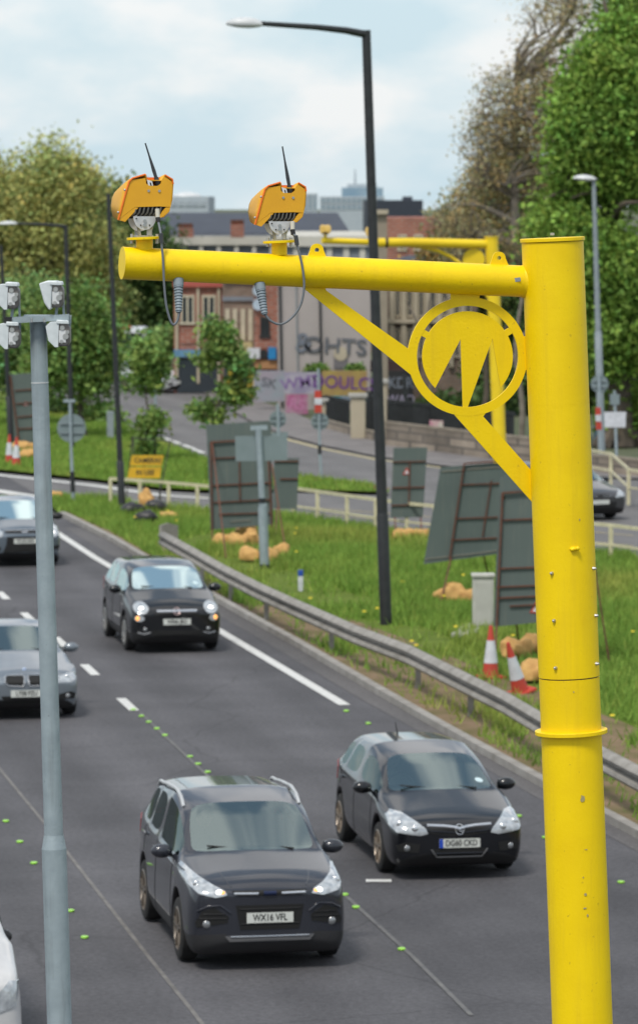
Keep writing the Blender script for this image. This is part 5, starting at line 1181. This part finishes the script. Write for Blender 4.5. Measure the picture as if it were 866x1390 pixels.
person(built[4][0], saloon, 'person driving the silver saloon, mostly cut by the left edge of the photo', mat('blue_shirt', (.10,.14,.22), .9))
# ================================================================ TREES
def leafmat(name, c, c2, tr=.25): return mat(name, c, .65, col2=c2, scale=.5, tint=True, trans=tr, spec=.25, contrast=.5)
BARK = mat('bark_brown', (.12,.095,.07), .9, col2=(.06,.05,.04), scale=3); BARKG = mat('bark_grey', (.26,.225,.19), .9, col2=(.16,.14,.11), scale=3)
def samp_ell(els, n, surf=2.2, gap=.0, sd=0):
    wts = np.array([e_[2]*e_[3]*1.0 for e_ in els]); wts = wts/wts.sum(); out_ = []; tries = 0
    while len(out_) < n:
        tries += 1
        e_ = els[rng.choice(len(els), p=wts)]; d = rng.normal(size=3); d /= np.linalg.norm(d); r = rng.random()**(1/surf)
        p = Vector((e_[0]+d[0]*r*e_[2], e_[4]+d[1]*r*e_[5], e_[1]+d[2]*r*e_[3]))
        if gap and tries < n*6 and noise.noise(p*(.42 if gap < .38 else .8)+Vector((sd,0,0))) < (gap-.42)*.9: continue
        out_.append(p)
    return out_
def tree(name, label, base, ells, Y, nclump, per, csize, lsize, lm, trunk_r=.25, group='trees', bark=BARK, limbs=16, twigs=0, gap=.32, yspread=1.0, surf=2.2, hue=.12, trunk_to=None, cat='tree'):
    s = PX(Y); sd = random.random()*50
    els = [(P(x,y,Y).x, P(x,y,Y).z, rx*s, rz*s, Y+dy, (rx+rz)/2*s*yspread) for x, y, rx, rz, dy in [(e_+(0,))[:5] for e_ in ells]]
    bp_ = Vector((P(*base,Y).x, Y, 0.0)); root = empty(name, bp_, label, cat, group)
    cs = samp_ell(els, nclump, surf, gap, sd)
    b = MB()
    top = max(e_[1]+e_[3]*.4 for e_ in els); mid = Vector((sum(e_[0] for e_ in els)/len(els), Y, top*.8))
    lo = min(e_[1]-e_[3] for e_ in els); fork = bp_.lerp(Vector((mid.x, Y, top)), .22); fork.z = max(fork.z, min(top*.5, lo+.6))
    tp_ = spline([bp_, bp_.lerp(fork,.5)+Vector((random.gauss(0,.12),0,0)), fork, fork.lerp(mid,.5)+Vector((random.gauss(0,.3),0,0)), mid], 5)
    b.tube(tp_, [trunk_r*(1.15-.95*i/(len(tp_)-1)) for i in range(len(tp_))], 10)
    for i in range(3):
        a = random.uniform(0,6.28); b.tube([bp_+Vector((cos(a)*trunk_r*1.7, sin(a)*trunk_r*1.7, -.05)), bp_+Vector((0,0,trunk_r*2.2))], [trunk_r*.4, trunk_r*.6], 6)
    nodes = list(tp_[len(tp_)//3:]); tg = samp_ell(els, limbs, 3, 0, sd)
    tg.sort(key=lambda p: (p-fork).length)
    def grow(tgts, r0, n, sag=.12, seg=5):
        new = []
        arr = np.array([tuple(p) for p in nodes])
        for t_ in tgts:
            d = np.linalg.norm(arr-np.array(t_)-np.array([0,0,-.0]), axis=1)+np.maximum(0, arr[:,2]-t_.z)*1.5; st = nodes[int(d.argmin())]; L = (t_-st).length
            m = st.lerp(t_,.5)+Vector((random.gauss(0,.08)*L, random.gauss(0,.08)*L, sag*L)); pp = spline([st,m,t_], seg)
            b.tube(pp, [max(.006, r0*L**.5*(1-.75*i/(len(pp)-1))) for i in range(len(pp))], n, caps=False); new += pp[1:]
        return new
    nodes += grow(tg, trunk_r*.22, 6)
    if twigs:
        nodes += grow(samp_ell(els, twigs//6, 2.6, gap, sd), trunk_r*.10, 4, .06, 4)
        n3 = samp_ell(els, twigs, 3.2, gap, sd); grow(n3, .020, 3, .03, 2)
        cs = n3[:nclump]
    else: nodes += grow(cs[:min(60,len(cs))], trunk_r*.12, 4, .05, 3)
    b.build('trunk', bark, root)
    n = len(cs)*per; C_ = np.repeat(np.array([tuple(c) for c in cs]), per, axis=0)+rng.normal(size=(n,3))*np.array([1,1,.75])*csize
    nr = rng.normal(size=(n,3))+np.array([0,0,.6]); nr /= np.linalg.norm(nr, axis=1)[:,None]
    a_ = rng.normal(size=(n,3)); u = np.cross(nr, a_); u /= np.linalg.norm(u, axis=1)[:,None]; v = np.cross(nr, u)
    L_ = lsize*(.6+.8*rng.random(n))[:,None]
    q = np.stack([C_-u*L_, C_-v*L_*.55, C_+u*L_, C_+v*L_*.55], axis=1)
    tc_ = np.repeat(rng.uniform(.55,1.42,len(cs)), per)*rng.uniform(.8,1.2,n); hu = np.repeat(rng.normal(0,hue,len(cs)), per)+rng.normal(0,hue*.5,n)
    tint = np.stack([tc_*(1+hu), tc_, tc_*(1-.4*hu)], axis=1)
    quads('crown', q, None, lm, root, np.clip(tint,.2,2.5))
    return root
L_OL = leafmat('leaf_olive', (.46,.46,.16), (.33,.35,.11)); L_DG = leafmat('leaf_dark_green', (.09,.15,.045), (.06,.11,.03)); L_MG = leafmat('leaf_mid_green', (.23,.34,.09), (.15,.25,.06))
L_BG = leafmat('leaf_fresh_green', (.27,.42,.08), (.15,.27,.045)); L_BR = leafmat('leaf_brown_green', (.44,.37,.20), (.34,.31,.14)); L_LG = leafmat('leaf_pale_green', (.30,.42,.15), (.20,.32,.10))
tree('willow_tree','tall olive green tree with a rounded top at the left edge of the sky',(70,560),[(70,285,62,90),(20,330,62,120,3),(112,330,42,95),(70,225,42,34),(18,240,40,44,2),(118,262,30,45),(125,410,45,80),(45,430,85,90),(-30,330,60,120,3)],225,1500,44,.62,.125,L_OL,.5,'background trees on the left',gap=.30,surf=1.9,hue=.10)
tree('broadleaf_tree','dark green tree behind the olive tree, just right of the plain black post',(165,560),[(158,290,26,42),(182,360,45,70),(170,440,50,70),(215,440,35,60),(225,375,18,40)],245,800,44,.7,.16,L_DG,.45,'background trees on the left',gap=.2)
tree('broadleaf_tree','dark green low tree behind the camera mast at the left edge',(10,590),[(15,450,60,60),(20,520,60,50),(60,500,45,50)],200,420,44,.55,.14,L_DG,.35,'background trees on the left',gap=.2)
tree('broadleaf_tree','mid green tree with a bare thin trunk on the left grass island behind the mast',(115,604),[(112,425,36,42),(100,470,52,50),(125,505,42,42),(80,430,34,42),(70,500,30,40),(145,470,18,34)],150,330,48,.36,.10,L_MG,.12,'trees on the left grass island',limbs=22,gap=.28)
tree('broadleaf_tree','pale green tree rising at the far left between the camera units',(40,604),[(30,420,40,45),(50,470,40,60),(0,470,40,70),(55,400,22,26),(15,540,30,30)],158,300,46,.36,.10,L_LG,.15,'trees on the left grass island',gap=.3)
tree('sapling','slender young tree on the left island, its trunk beside the slim pale post',(208,640),[(207,452,14,24),(204,486,25,24),(199,518,24,18),(216,525,16,14),(205,578,12,18),(203,606,13,16)],136,110,40,.20,.095,L_MG,.06,'young trees by the side roads',limbs=14,gap=.42)
tree('sapling','loose leafy young tree directly above the big grey sign board',(294,668),[(292,452,15,20),(290,480,26,24),(300,510,34,26),(275,530,24,24),(315,540,26,20),(290,555,32,14),(318,500,20,14)],126,125,42,.20,.09,L_MG,.07,'young trees by the side roads',limbs=16,gap=.42)
for (px,py,rx,ry,Y,lb,lm) in [(135,580,26,22,160,'green bush behind the slim trunk on the left grass island',L_MG),(80,575,24,22,165,'dark bush behind the round sign on the left grass island',L_DG),(15,585,26,22,168,'dark bush at the left edge behind the grey sign board',L_DG),
                              (225,470,14,18,200,'pale bush left of the brick shops',L_LG),(430,501,12,5,172,'small bush at the foot of the rendered wall',L_MG),(482,501,10,4,172,'low bush above the purple and yellow hoarding',L_MG),(600,560,34,16,168,'dark ivy bush behind the railings and white poster',L_DG),(660,560,40,30,168,'dark ivy mass behind the distant yellow gantry post',L_DG),(850,560,22,34,146,'green bush behind the white square sign at the right edge',L_BG)]:
    tree('bush', lb, (px,py+ry), [(px,py,rx,ry)], Y, 150 if rx > 13 else 45, 26, .28 if rx > 13 else .10, .14 if rx > 13 else .09, lm, .05, 'bushes', limbs=6, gap=.15, cat='bush')
tree('bare_tree','tall brown half bare tree with fine twigs against the sky, left of the green tree',(705,600),[(745,60,52,72),(775,20,40,50),(700,150,64,66),(668,205,46,52),(740,180,60,80),(650,262,36,34),(690,290,84,60),(740,330,60,70),(620,300,40,26),(655,345,60,34),(725,400,60,50)],178,3400,10,.32,.065,L_BR,.42,'trees on the right',BARKG,limbs=46,twigs=5600,gap=.05,surf=2.6,hue=.12)
tree('broadleaf_tree','olive brown lower tree behind the distant gantry arm',(640,590),[(655,300,50,40),(690,250,50,40),(610,350,36,26),(650,370,50,40),(700,350,50,50),(690,430,50,60),(630,420,34,36),(740,300,40,40)],184,1100,52,.48,.11,leafmat('leaf_olive_brown',(.34,.29,.11),(.24,.21,.08)),.3,'trees on the right',limbs=24,gap=.15,hue=.2)
tree('broadleaf_tree','large fresh green tree filling the right edge of the photo',(840,600),[(850,40,76,84),(880,150,80,90),(820,165,56,72),(800,262,62,60),(862,270,70,80),(756,282,40,44),(790,335,50,60),(860,380,70,70),(845,450,60,50)],146,1900,84,.46,.11,L_BG,.5,'trees on the right',limbs=40,gap=.37,surf=2.4,hue=.08)
tree('broadleaf_tree','shaded dark green tree behind the foreground yellow post',(740,610),[(720,430,44,60),(700,500,44,60),(770,420,60,90),(810,500,60,60),(740,560,60,40),(860,520,40,50)],170,800,40,.5,.14,L_DG,.3,'trees on the right',gap=.2)
for (x0,y0,x1,y1,r,Y,lb) in [(700,470,708,628,7,150,'pale bare trunk just left of the foreground yellow post'),(740,430,745,628,9,158,'dark trunk hidden mostly behind the foreground yellow post'),(826,470,830,640,8,152,'dark trunk between the two right hand sign posts'),(858,500,860,640,7,150,'dark trunk at the right edge of the photo'),(660,480,655,612,7,166,'dark trunk left of the distant yellow gantry post'),(580,440,582,600,5,176,'pale trunk seen through the round yellow emblem')]:
    s = PX(Y); a, c = P(x1,y1,Y), P(x0,y0,Y); a.z = 0; root = empty('tree_trunk', a, lb, 'tree', 'bare trunks on the right'); b = MB(); pts = spline([a, a.lerp(c,.4)+Vector((.1,0,0)), c, c+Vector((.3,0,2.2))], 4)
    b.tube(pts, [r*s*.5*(1.25-.6*i/(len(pts)-1)) for i in range(len(pts))], 10); b.build('trunk', BARKG if 'pale' in lb else BARK, root)
    b = MB(); b.tube([c, c+Vector((.9,.2,1.2))], [.1,.04], 6); b.tube([c.lerp(a,.2), c+Vector((-.9,.2,1.0))], [.09,.03], 6); b.build('branch', BARKG if 'pale' in lb else BARK, root)
# ================================================================ BUILDINGS AND WALLS
def wall_m(name, c, c2, sc=.8): return mat(name, c, .88, col2=c2, scale=sc, contrast=.6, bump=.2, bscale=20)
def brick(name, c1, c2, mo, sc=1.0):
    m = bpy.data.materials.new(name); m.use_nodes = True; t = m.node_tree; b = t.nodes['Principled BSDF']; b.inputs['Roughness'].default_value = .9
    tcn = t.nodes.new('ShaderNodeTexCoord'); mpn = t.nodes.new('ShaderNodeMapping'); mpn.inputs['Rotation'].default_value = (pi/2,0,0); t.links.new(tcn.outputs['Object'], mpn.inputs[0])
    br = t.nodes.new('ShaderNodeTexBrick'); br.inputs['Scale'].default_value = sc; br.inputs['Color1'].default_value = (*c1,1); br.inputs['Color2'].default_value = (*c2,1); br.inputs['Mortar'].default_value = (*mo,1)
    br.inputs['Mortar Size'].default_value = .02; br.inputs['Brick Width'].default_value = .46; br.inputs['Row Height'].default_value = .16
    t.links.new(mpn.outputs[0], br.inputs[0])
    nz = t.nodes.new('ShaderNodeTexNoise'); nz.inputs['Scale'].default_value = .9; nz.inputs['Detail'].default_value = 6; t.links.new(tcn.outputs['Object'], nz.inputs[0])
    mm = t.nodes.new('ShaderNodeMix'); mm.data_type = 'RGBA'; mm.blend_type = 'OVERLAY'; mm.inputs[0].default_value = .7; t.links.new(br.outputs[0], mm.inputs[6]); t.links.new(nz.outputs[0], mm.inputs[7]); t.links.new(mm.outputs[2], b.inputs['Base Color'])
    return m
RBR = brick('red_brick', (.34,.115,.075), (.27,.09,.06), (.30,.24,.20)); BBR = brick('brown_brick', (.24,.17,.13), (.19,.135,.105), (.22,.19,.16)); STN = brick('rubble_stone', (.30,.25,.20), (.16,.135,.11), (.12,.105,.09), .55)
REND = wall_m('mauve_grey_render', (.42,.375,.36), (.34,.31,.295), .5); CRM = wall_m('cream_stone', (.50,.44,.33), (.36,.31,.23)); SLATE = wall_m('slate_roof', (.060,.072,.095), (.045,.052,.07)); BAND = wall_m('pale_parapet', (.58,.56,.50), (.44,.43,.38)); BGW = wall_m('blue_grey_wall', (.22,.245,.28), (.17,.19,.22))
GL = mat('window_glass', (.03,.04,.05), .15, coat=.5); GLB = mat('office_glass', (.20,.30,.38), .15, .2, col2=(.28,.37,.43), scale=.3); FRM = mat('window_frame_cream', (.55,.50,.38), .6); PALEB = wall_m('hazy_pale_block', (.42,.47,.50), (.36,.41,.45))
def bld(label, x0, y0, x1, Y, depth, m, name='building', roof=None, cat='building', y1=None):
    a, c = P(x0,y0,Y), P(x1,y0,Y); z0 = -.1 if y1 is None else P(x0,y1,Y).z; ctr = Vector(((a.x+c.x)/2, Y, 0))
    root = empty(name, ctr, label, cat, 'buildings beyond the side road')
    b = MB(); b.box(((a.x+c.x)/2, Y+depth/2, (a.z+z0)/2), (c.x-a.x, depth, a.z-z0)); b.build('wall', m, root); return root
def pbox(root, name, x0, y0, x1, y1, Y, proud, m, back=.05, th=None):
    a, c = P(x0,y0,Y), P(x1,y1,Y); d = th or proud+back
    b = MB(); b.box(((a.x+c.x)/2, Y-proud+d/2, (a.z+c.z)/2), (abs(c.x-a.x), d, abs(a.z-c.z))); return b.build(name, m, root)
def window(root, x0, y0, x1, y1, Y, fm=FRM, gm=GL, bars=1, t=.10):
    a, c = P(x0,y0,Y), P(x1,y1,Y); xa, xb, za, zb_ = a.x, c.x, c.z, a.z; b = MB()
    for (cx,cz,w_,h_) in [((xa+xb)/2,zb_-t/2,xb-xa,t),((xa+xb)/2,za+t/2,xb-xa+.1,t)]: b.box((cx,Y-.04,cz),(w_,.10,h_))
    for cx in [xa+t/2, xb-t/2]+[xa+(xb-xa)*k/(bars+1) for k in range(1,bars+1)]: b.box((cx,Y-.04,(za+zb_)/2),(t*.8,.096,zb_-za-2*t))
    fr = b.build('window', fm, root); b = MB(); b.box(((xa+xb)/2,Y-.012,(za+zb_)/2),(xb-xa-.02,.03,zb_-za-.02)); b.build('pane', gm, fr); return fr
def roofp(root, x0, y0, x1, y1, Y, depth, m, name='roof', inset=0):    # sloping roof: eaves at y1, ridge at y0
    a, c = P(x0,y1,Y), P(x1,y1,Y); h = P(x0,y0,Y+depth*.5).z; b = MB()
    b.add([(a.x-.3,Y-.35,a.z),(c.x+.3,Y-.35,c.z),(c.x-inset,Y+depth/2,h),(a.x+inset,Y+depth/2,h),(a.x-.3,Y+depth+.3,a.z),(c.x+.3,Y+depth+.3,c.z)], [(0,1,2,3),(3,2,5,4),(0,3,4),(1,5,2),(0,4,5,1)]); return b.build(name, m, root)
# rendered hall with the graffiti
r = bld('mauve grey rendered hall with dim graffiti, right of the brick shops', 377, 334, 503, 173, 30, REND)
pbox(r,'parapet',376,320,504,334,173,.25,BAND,th=30.2)
pbox(r,'upper_band',378,334,502,352,173,.06,BGW)
for x in (402,424,447,470,492): pbox(r,'pilaster',x-4,334,x+4,352,173,.14,BAND)
for x, w_ in ((379,1.6),(433,1.4),(401,.8)): 
    b = MB(); b.tube([P(x,352,172.88), P(x+4,552,172.88)], w_*PX(173), 8); b.build('drain_pipe', BLKP if w_ > 1 else GREYP, r)
pbox(r,'blocked_window',453,478,472,500,173,.05,mat('dull_window_infill',(.16,.15,.16),.8)); b = MB(); c = P(462.5,480,172.93); b.tube([c, c+Vector((0,.06,0))], 9.5*PX(173), 20); b.build('window_arch', CRM, r)
SPR = mat('faded_grey_spray', (.13,.14,.16), .8); SPR2 = mat('faded_blue_spray', (.17,.19,.23), .8)
def graf(root, s_, x, y, h, Y, m, sq=1, slope=0): return text_at(s_, P(x,y,Y), h*PX(Y)*1.25, root, m, 'graffiti', sq, 0, slope)
graf(r,'OHTS',455,470,24,172.93,SPR,1.1,.06); graf(r,'&',412,466,30,172.93,SPR2)
# brick shops
r = bld('red brick shop front with a bright fascia, furthest left of the shops', 236, 376, 302, 186, 14, RBR, 'shop')
pbox(r,'fascia',235,376,303,389,186,.2,mat('red_fascia',(.42,.10,.075),.7)); 
for x in (240,269,297): pbox(r,'pilaster',x-2,389,x+2,520,186,.12,CRM)
for (x0,x1) in ((245,264),(274,293)):
    window(r,x0,400,x1,440,186); pbox(r,'wall_panel',x0,446,x1,466,186,.05,RBR)
pbox(r,'shop_sign',236,474,302,484,186,.18,mat('blue_shop_sign',(.12,.26,.40),.5)); pbox(r,'shop_front',240,486,298,533,186,.08,GL)
r = bld('brown brick building with tall cream windows, between the two red brick shops', 302, 372, 345, 184, 14, BBR, 'shop')
pbox(r,'cornice',302,372,345,377,184,.25,BGW); pbox(r,'lintel_band',302,402,345,408,184,.10,BGW)
for x in (309,319,330,340): pbox(r,'window',x-3,419,x+3,462,184,.08,FRM)
pbox(r,'shop_front',304,486,343,536,184,.06,GL)
YD = mat('yellow_door', (.62,.46,.05), .5)
pbox(r,'awning',303,464,343,480,184,.5,mat('cream_awning',(.5,.42,.22),.7)); pbox(r,'door',309,500,316,538,184,.12,YD); pbox(r,'door',336,498,344,540,184,.12,YD); pbox(r,'shop_panel',322,505,332,538,184,.12,GREYP)
r = bld('tall red brick shop with two pale round signs, beside the rendered hall', 345, 360, 377, 182, 14, RBR, 'shop')
for y in (394,413): 
    b = MB(); c = P(351,y,181.8); b.tube([c, c+Vector((0,.2,0))], 8*PX(182), 20); b.build('round_sign', mat('pale_blue_sign',(.45,.55,.65),.5), r)
window(r,353,430,366,458,182,BLKP); pbox(r,'shop_sign',336,472,353,486,182,.3,CWHITE); b = pbox(r,'shop_sign',364,471,375,487,182,.3,mat('blue_square_sign',(.02,.22,.50),.5)); pbox(r,'wall_sign',354,474,362,486,182,.25,BLKP)
pbox(r,'painted_band',346,488,376,500,182,.15,mat('ochre_band',(.42,.22,.10),.7)); pbox(r,'shop_front',347,502,375,543,182,.08,mat('mixed_shutter',(.22,.26,.27),.6,col2=(.10,.10,.11),scale=1.5))
# long low hall with dark slate roof and pale parapet
r = bld('long low hall with a pale parapet under the dark slate roof', 205, 318, 470, 255, 30, BGW); 
pbox(r,'parapet',204,320,471,332,255,.3,BAND)
for x in range(225,470,24): pbox(r,'pilaster',x-3,332,x+3,375,255,.2,BAND)
b0 = roofp(r,205,288,470,317,256,16,SLATE,inset=.5)
for (x0,x1,y0) in ((242,262,309),(313,331,304)):
    c = pbox(r,'chimney',x0,y0,x1,322,252,.0,RBR,th=1.2)
    for k in range(3): 
        q = P(x0+(x1-x0)*(k+.5)/3,y0,252.6); b = MB(); b.tube([q, q+Vector((0,0,.28))], .14, 8); b.build('chimney_pot', RUST, c)
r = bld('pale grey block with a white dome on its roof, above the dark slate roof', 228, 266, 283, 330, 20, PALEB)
b = MB(); b.ball(P(254,267,338), 13*PX(330), 10, (1.6,1,.55)); b.build('dome', LAMPW, r)
for k in range(5): window(r,232+k*10,272,238+k*10,279,330,PALEB,GLB,0,.15)
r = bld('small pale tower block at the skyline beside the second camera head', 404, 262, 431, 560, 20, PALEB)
for k in range(4): window(r,406+k*6.5,264,410+k*6.5,284,560,PALEB,GLB,0,.1)
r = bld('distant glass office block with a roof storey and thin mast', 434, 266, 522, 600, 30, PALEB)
for j in range(2):
    for k in range(12): window(r,436+k*7,268+j*9,441.5+k*7,274.5+j*9,600,PALEB,GLB,0,.1)
pbox(r,'roof_storey',464,254,520,266,606,.0,GLB,th=14); pbox(r,'roof_storey',472,249,512,254,607,.0,PALEB,th=10)
b = MB(); b.tube([P(482,254,608),P(482,229,608)], [.22,.08], 6); b.build('roof_mast', PALEB, r)
r = bld('dark blue box shaped building at the skyline right of the black lamp post', 497, 271, 574, 320, 24, mat('dark_navy_cladding',(.030,.038,.055),.6))
pbox(r,'roof_vent',548,266,560,271,324,0,SLATE,th=6)
r = bld('brown red brick wall block below the dark blue building', 518, 295, 640, 235, 20, RBR)
for k in range(4): window(r,540+k*22,318,552+k*22,340,235,FRM,GL,1)
r = bld('plain brown brick range behind the left end of the yellow arm', 440, 320, 520, 240, 16, BBR)
# stone chapel
r = bld('old stone building with tall cream and dark windows, behind the yellow brace', 526, 372, 648, 178, 18, BBR, 'chapel')
for k in range(7):
    x = 532+k*16; pbox(r,'stone_pier',x-3.2,380,x+3.2,498,178,.20,CRM)
    window(r,x+4,386,x+12,430,178,CRM,GL,0,.08); window(r,x+4,445,x+12,485,178,CRM,GL,0,.08); 
pbox(r,'string_course',526,432,648,438,178,.28,CRM); pbox(r,'porch_roof',500,488,562,503,176,1.6,mat('maroon_fascia',(.06,.028,.028),.7))
b = roofp(r,526,346,648,372,178,18,SLATE,inset=1)
t_ = empty('stone_pillar', P(518,600,160), 'slim pale stone chimney pillar just right of the black lamp post', 'pillar'); b = MB(); b.prism([P(510.5,287,162),P(525.5,287,162),P(527,610,162),P(513,610,162)], (0,.8,0)); b.build('pillar_shaft', wall_m('weathered_cream_stone',(.34,.29,.22),(.22,.19,.15),1.2), t_)
b = MB(); b.prism([P(509,284,161.8),P(527,284,161.8),P(527,290,161.8),P(509,290,161.8)], (0,1.1,0)); b.build('pillar_cap', CRM, t_)
# painted hoardings
def hoard(label, x0, y0, x1, y1, Y, m, texts=(), lean=0):
    a, c = P(x0,y0,Y), P(x1,y1,Y); root = empty('painted_hoarding', Vector(((a.x+c.x)/2,Y,0)), label, 'hoarding', 'painted hoardings in front of the buildings')
    b = MB(); b.box(((a.x+c.x)/2,Y+.06,(a.z+c.z)/2),(c.x-a.x,.12,a.z-c.z)); b.build('board', m, root)
    for (s_,x,y,h,mm,sq,sl) in texts: o = graf(root,s_,x,y,h,Y-.015,mm,sq,sl)
    return root
PUR = mat('purple_spray', (.13,.045,.22), .7); YEG = mat('yellow_spray', (.36,.28,.07), .7, col2=(.26,.15,.08), scale=1.2); MAG = mat('magenta_spray', (.34,.07,.19), .7, col2=(.36,.22,.28), scale=3); WSP = mat('white_spray', (.36,.34,.39), .7, col2=(.24,.21,.31), scale=1.5, contrast=.2); BLB = mat('black_board', (.018,.018,.02), .7); TEAL = mat('teal_spray', (.06,.22,.26), .7)
SKY = mat('pale_blue_mural', (.24,.30,.33), .7, col2=(.30,.26,.30), scale=1.0)
hoard('pale blue painted hoarding left of the pale grey and purple one', 344, 503, 386, 545, 171, SKY, [('SK',365,520,14,SPR,1.1,.2)])
hoard('pale grey hoarding with purple lettering, right of the brick shops', 386, 505, 433, 534, 168, WSP, [('WMV',409,519,17,mat('faint_purple_spray',(.22,.14,.32),.7),1.1,-.15)])
hoard('magenta painted low hoarding under the pale grey and purple one', 388, 535, 418, 562, 168, MAG, [('RS',403,549,16,mat('faint_pink_spray',(.5,.2,.35),.7),1,.2)])
hoard('yellow hoarding with large purple graffiti letters beside the black lamp post', 437, 503, 498, 537, 168, YEG, [('DOULCS',468,520,19,PUR,.95,.06)])
hoard('teal painted low board under the yellow and purple hoarding', 447, 537, 497, 546, 168, TEAL, [('WE',470,541,8,WSP,1,0)])
hoard('black board scrawled with white graffiti right of the black lamp post', 527, 503, 561, 556, 166, BLB, [('KDR',544,520,17,SPR2,.8,0),('WAO',544,543,15,WSP,.8,0)])
hoard('green painted board at the right edge behind the white square sign', 838, 578, 852, 628, 147, mat('green_spray',(.06,.42,.12),.7,col2=(.02,.25,.2),scale=2), [('S',845,600,18,TEAL,1,0)])
hoard('blue and white painted board just right of the foreground yellow post', 806, 574, 817, 612, 148, mat('blue_spray',(.08,.30,.50),.7,col2=(.4,.45,.5),scale=1.2))
hoard('purple painted board cut by the right edge of the photo', 860, 585, 880, 634, 147, PUR)
# dark railings and stone piers
def railing(label, pts, h):
    P_ = [G(*p) for p in pts]; root = empty('iron_railing', P_[0], label, 'railing', 'dark railings above the stone wall'); b = MB()
    for p, q in zip(P_[:-1], P_[1:]):
        L = (q-p).length; k = max(2,int(L/.22))
        for i in range(k): c = p.lerp(q,i/k); b.box(c+Vector((0,0,h/2)), (.09,.05,h))
        for z in (.1*h,.93*h): b.bar(p+Vector((0,0,z)), q+Vector((0,0,z)), .06, .08)
        b.box((p+q)/2+Vector((0,.08,h*.45)), (abs(q.x-p.x),.02,h*.86))
    b.build('railing_panel', BLKP, root)
railing('dark railings between the stone piers left of the black lamp post', [(442,577),(475,585)], 1.15); railing('dark railings between the wide stone pier and the black lamp post', [(498,590),(514,594)], 1.6)
railing('long dark railings above the stone retaining wall', [(527,590),(560,594),(600,598),(650,604),(700,610)], 1.3)
def pier(label, x, y0, y1, w_):
    g = G(x,y1); Y = g.y; t_ = P(x,y0,Y); root = empty('stone_pier', g, label, 'pier', 'stone gate piers'); b = MB(); b.box((g.x,Y+.2,t_.z/2-.1),(w_*PX(Y),.5,t_.z+.2)); b.build('pier_shaft', CRM, root, bevel=.03); b = MB(); b.box((g.x,Y+.2,t_.z+.06),(w_*PX(Y)+.16,.66,.14)); b.build('pier_cap', CONC, root, bevel=.02)
pier('wide pale stone pier left of the black lamp post', 486, 539, 597, 20); pier('small stone pier at the left end of the dark railings', 439, 546, 580, 9)
pier('weathered stone gate pier hidden partly behind the black lamp post', 519, 520, 606, 10)
def stonewall(label, base, h, th=.4):
    P_ = [G(*p,.0) for p in base]; root = empty('stone_wall', P_[0], label, 'wall', 'stone walls along the footway'); b = MB(); vs = []
    for p in P_: vs += [p+Vector((0,0,-.1)), p+Vector((0,0,h)), p+Vector((0,th,h)), p+Vector((0,th,-.1))]
    n = len(P_); fs = [(i*4+j,i*4+(j+1)%4,i*4+4+(j+1)%4,i*4+4+j) for i in range(n-1) for j in range(4)]+[(0,1,2,3),((n-1)*4,(n-1)*4+1,(n-1)*4+2,(n-1)*4+3)]
    b.add(vs, fs); b.build('wall', STN, root)
    b = MB(); vs = []
    for p in P_: vs += [p+Vector((0,-.04,h+.002)), p+Vector((0,-.04,h+.09)), p+Vector((0,th+.04,h+.09)), p+Vector((0,th+.04,h+.002))]
    b.add(vs, fs); b.build('coping', mat('stone_coping',(.28,.24,.19),.9,col2=(.2,.17,.13),scale=2,bump=.4), root)
stonewall('low brown stone wall along the footway behind the round sign', [(442,583),(475,592),(512,601)], .30); stonewall('long brown stone retaining wall behind the narrow sign board', [(522,606),(560,611),(600,616),(660,624),(730,632)], .80); stonewall('stone wall behind the far cream fence at the right edge', [(790,640),(830,645),(900,652)], .5)
r = empty('poster', P(593,581,150), 'small white and pink poster fixed in front of the dark railings', 'poster'); f = at_(149)
quadpanel(r,'sheet',[(583,570),(603,571),(603,593),(583,592)],f,.02,mat('poster_paper',(.62,.60,.52),.6,col2=(.55,.25,.32),scale=2.2,contrast=.15))
# far vehicles
far_specs = [(dict(hatch, paint=paint('white_car_paint',(.62,.64,.66),0,.35), plate=(.5,'',False), extra=[]), P(248,500,186), radians(35), 'white car parked in front of the red brick shops, seen between the saplings','car'),
             (dict(mpv, paint=paint('pale_car_paint',(.42,.42,.45),.3,.35)), P(143,500,190), radians(60), 'pale grey car at the far end of the upper road, behind the plain black post','car')]
for sp, lc, yw, lb, ct in far_specs: make_car(sp, Vector((lc.x, lc.y, .01)), yw, lb, ct, 'far parked vehicles')
g = Vector((P(171,500,205).x,205,0)); root = empty('parked_van', g, 'white van with a bright green stripe glimpsed through the trees', 'van', 'far parked vehicles'); 
b = MB(); b.box(g+Vector((0,2.2,1.35)), (1.9,4.4,1.9)); b.build('body', CWHITE, root, bevel=.18); b = MB(); b.box(g+Vector((0,2.2,.95)), (1.94,4.44,.34)); b.build('green_stripe', mat('lime_stripe',(.22,.70,.08),.4), root)
b = MB(); b.box(g+Vector((0,-.01,1.75)), (1.6,.05,.7)); b.build('windscreen', GL, root); b = MB(); b.box(g+Vector((0,.3,2.36)), (.5,.3,.12)); b.build('roof_light', RED, root)
for sx in (-1,1):
    for yy in (.9,3.5): b = MB(); b.tube([g+Vector((sx*.86,yy,.34)), g+Vector((sx*.98,yy,.34))], .34, 20); b.build('wheel', TYRE, root)
    b = MB(); b.box(g+Vector((sx*.7,-.03,.85)), (.3,.06,.2)); b.build('headlight', LENS, root)
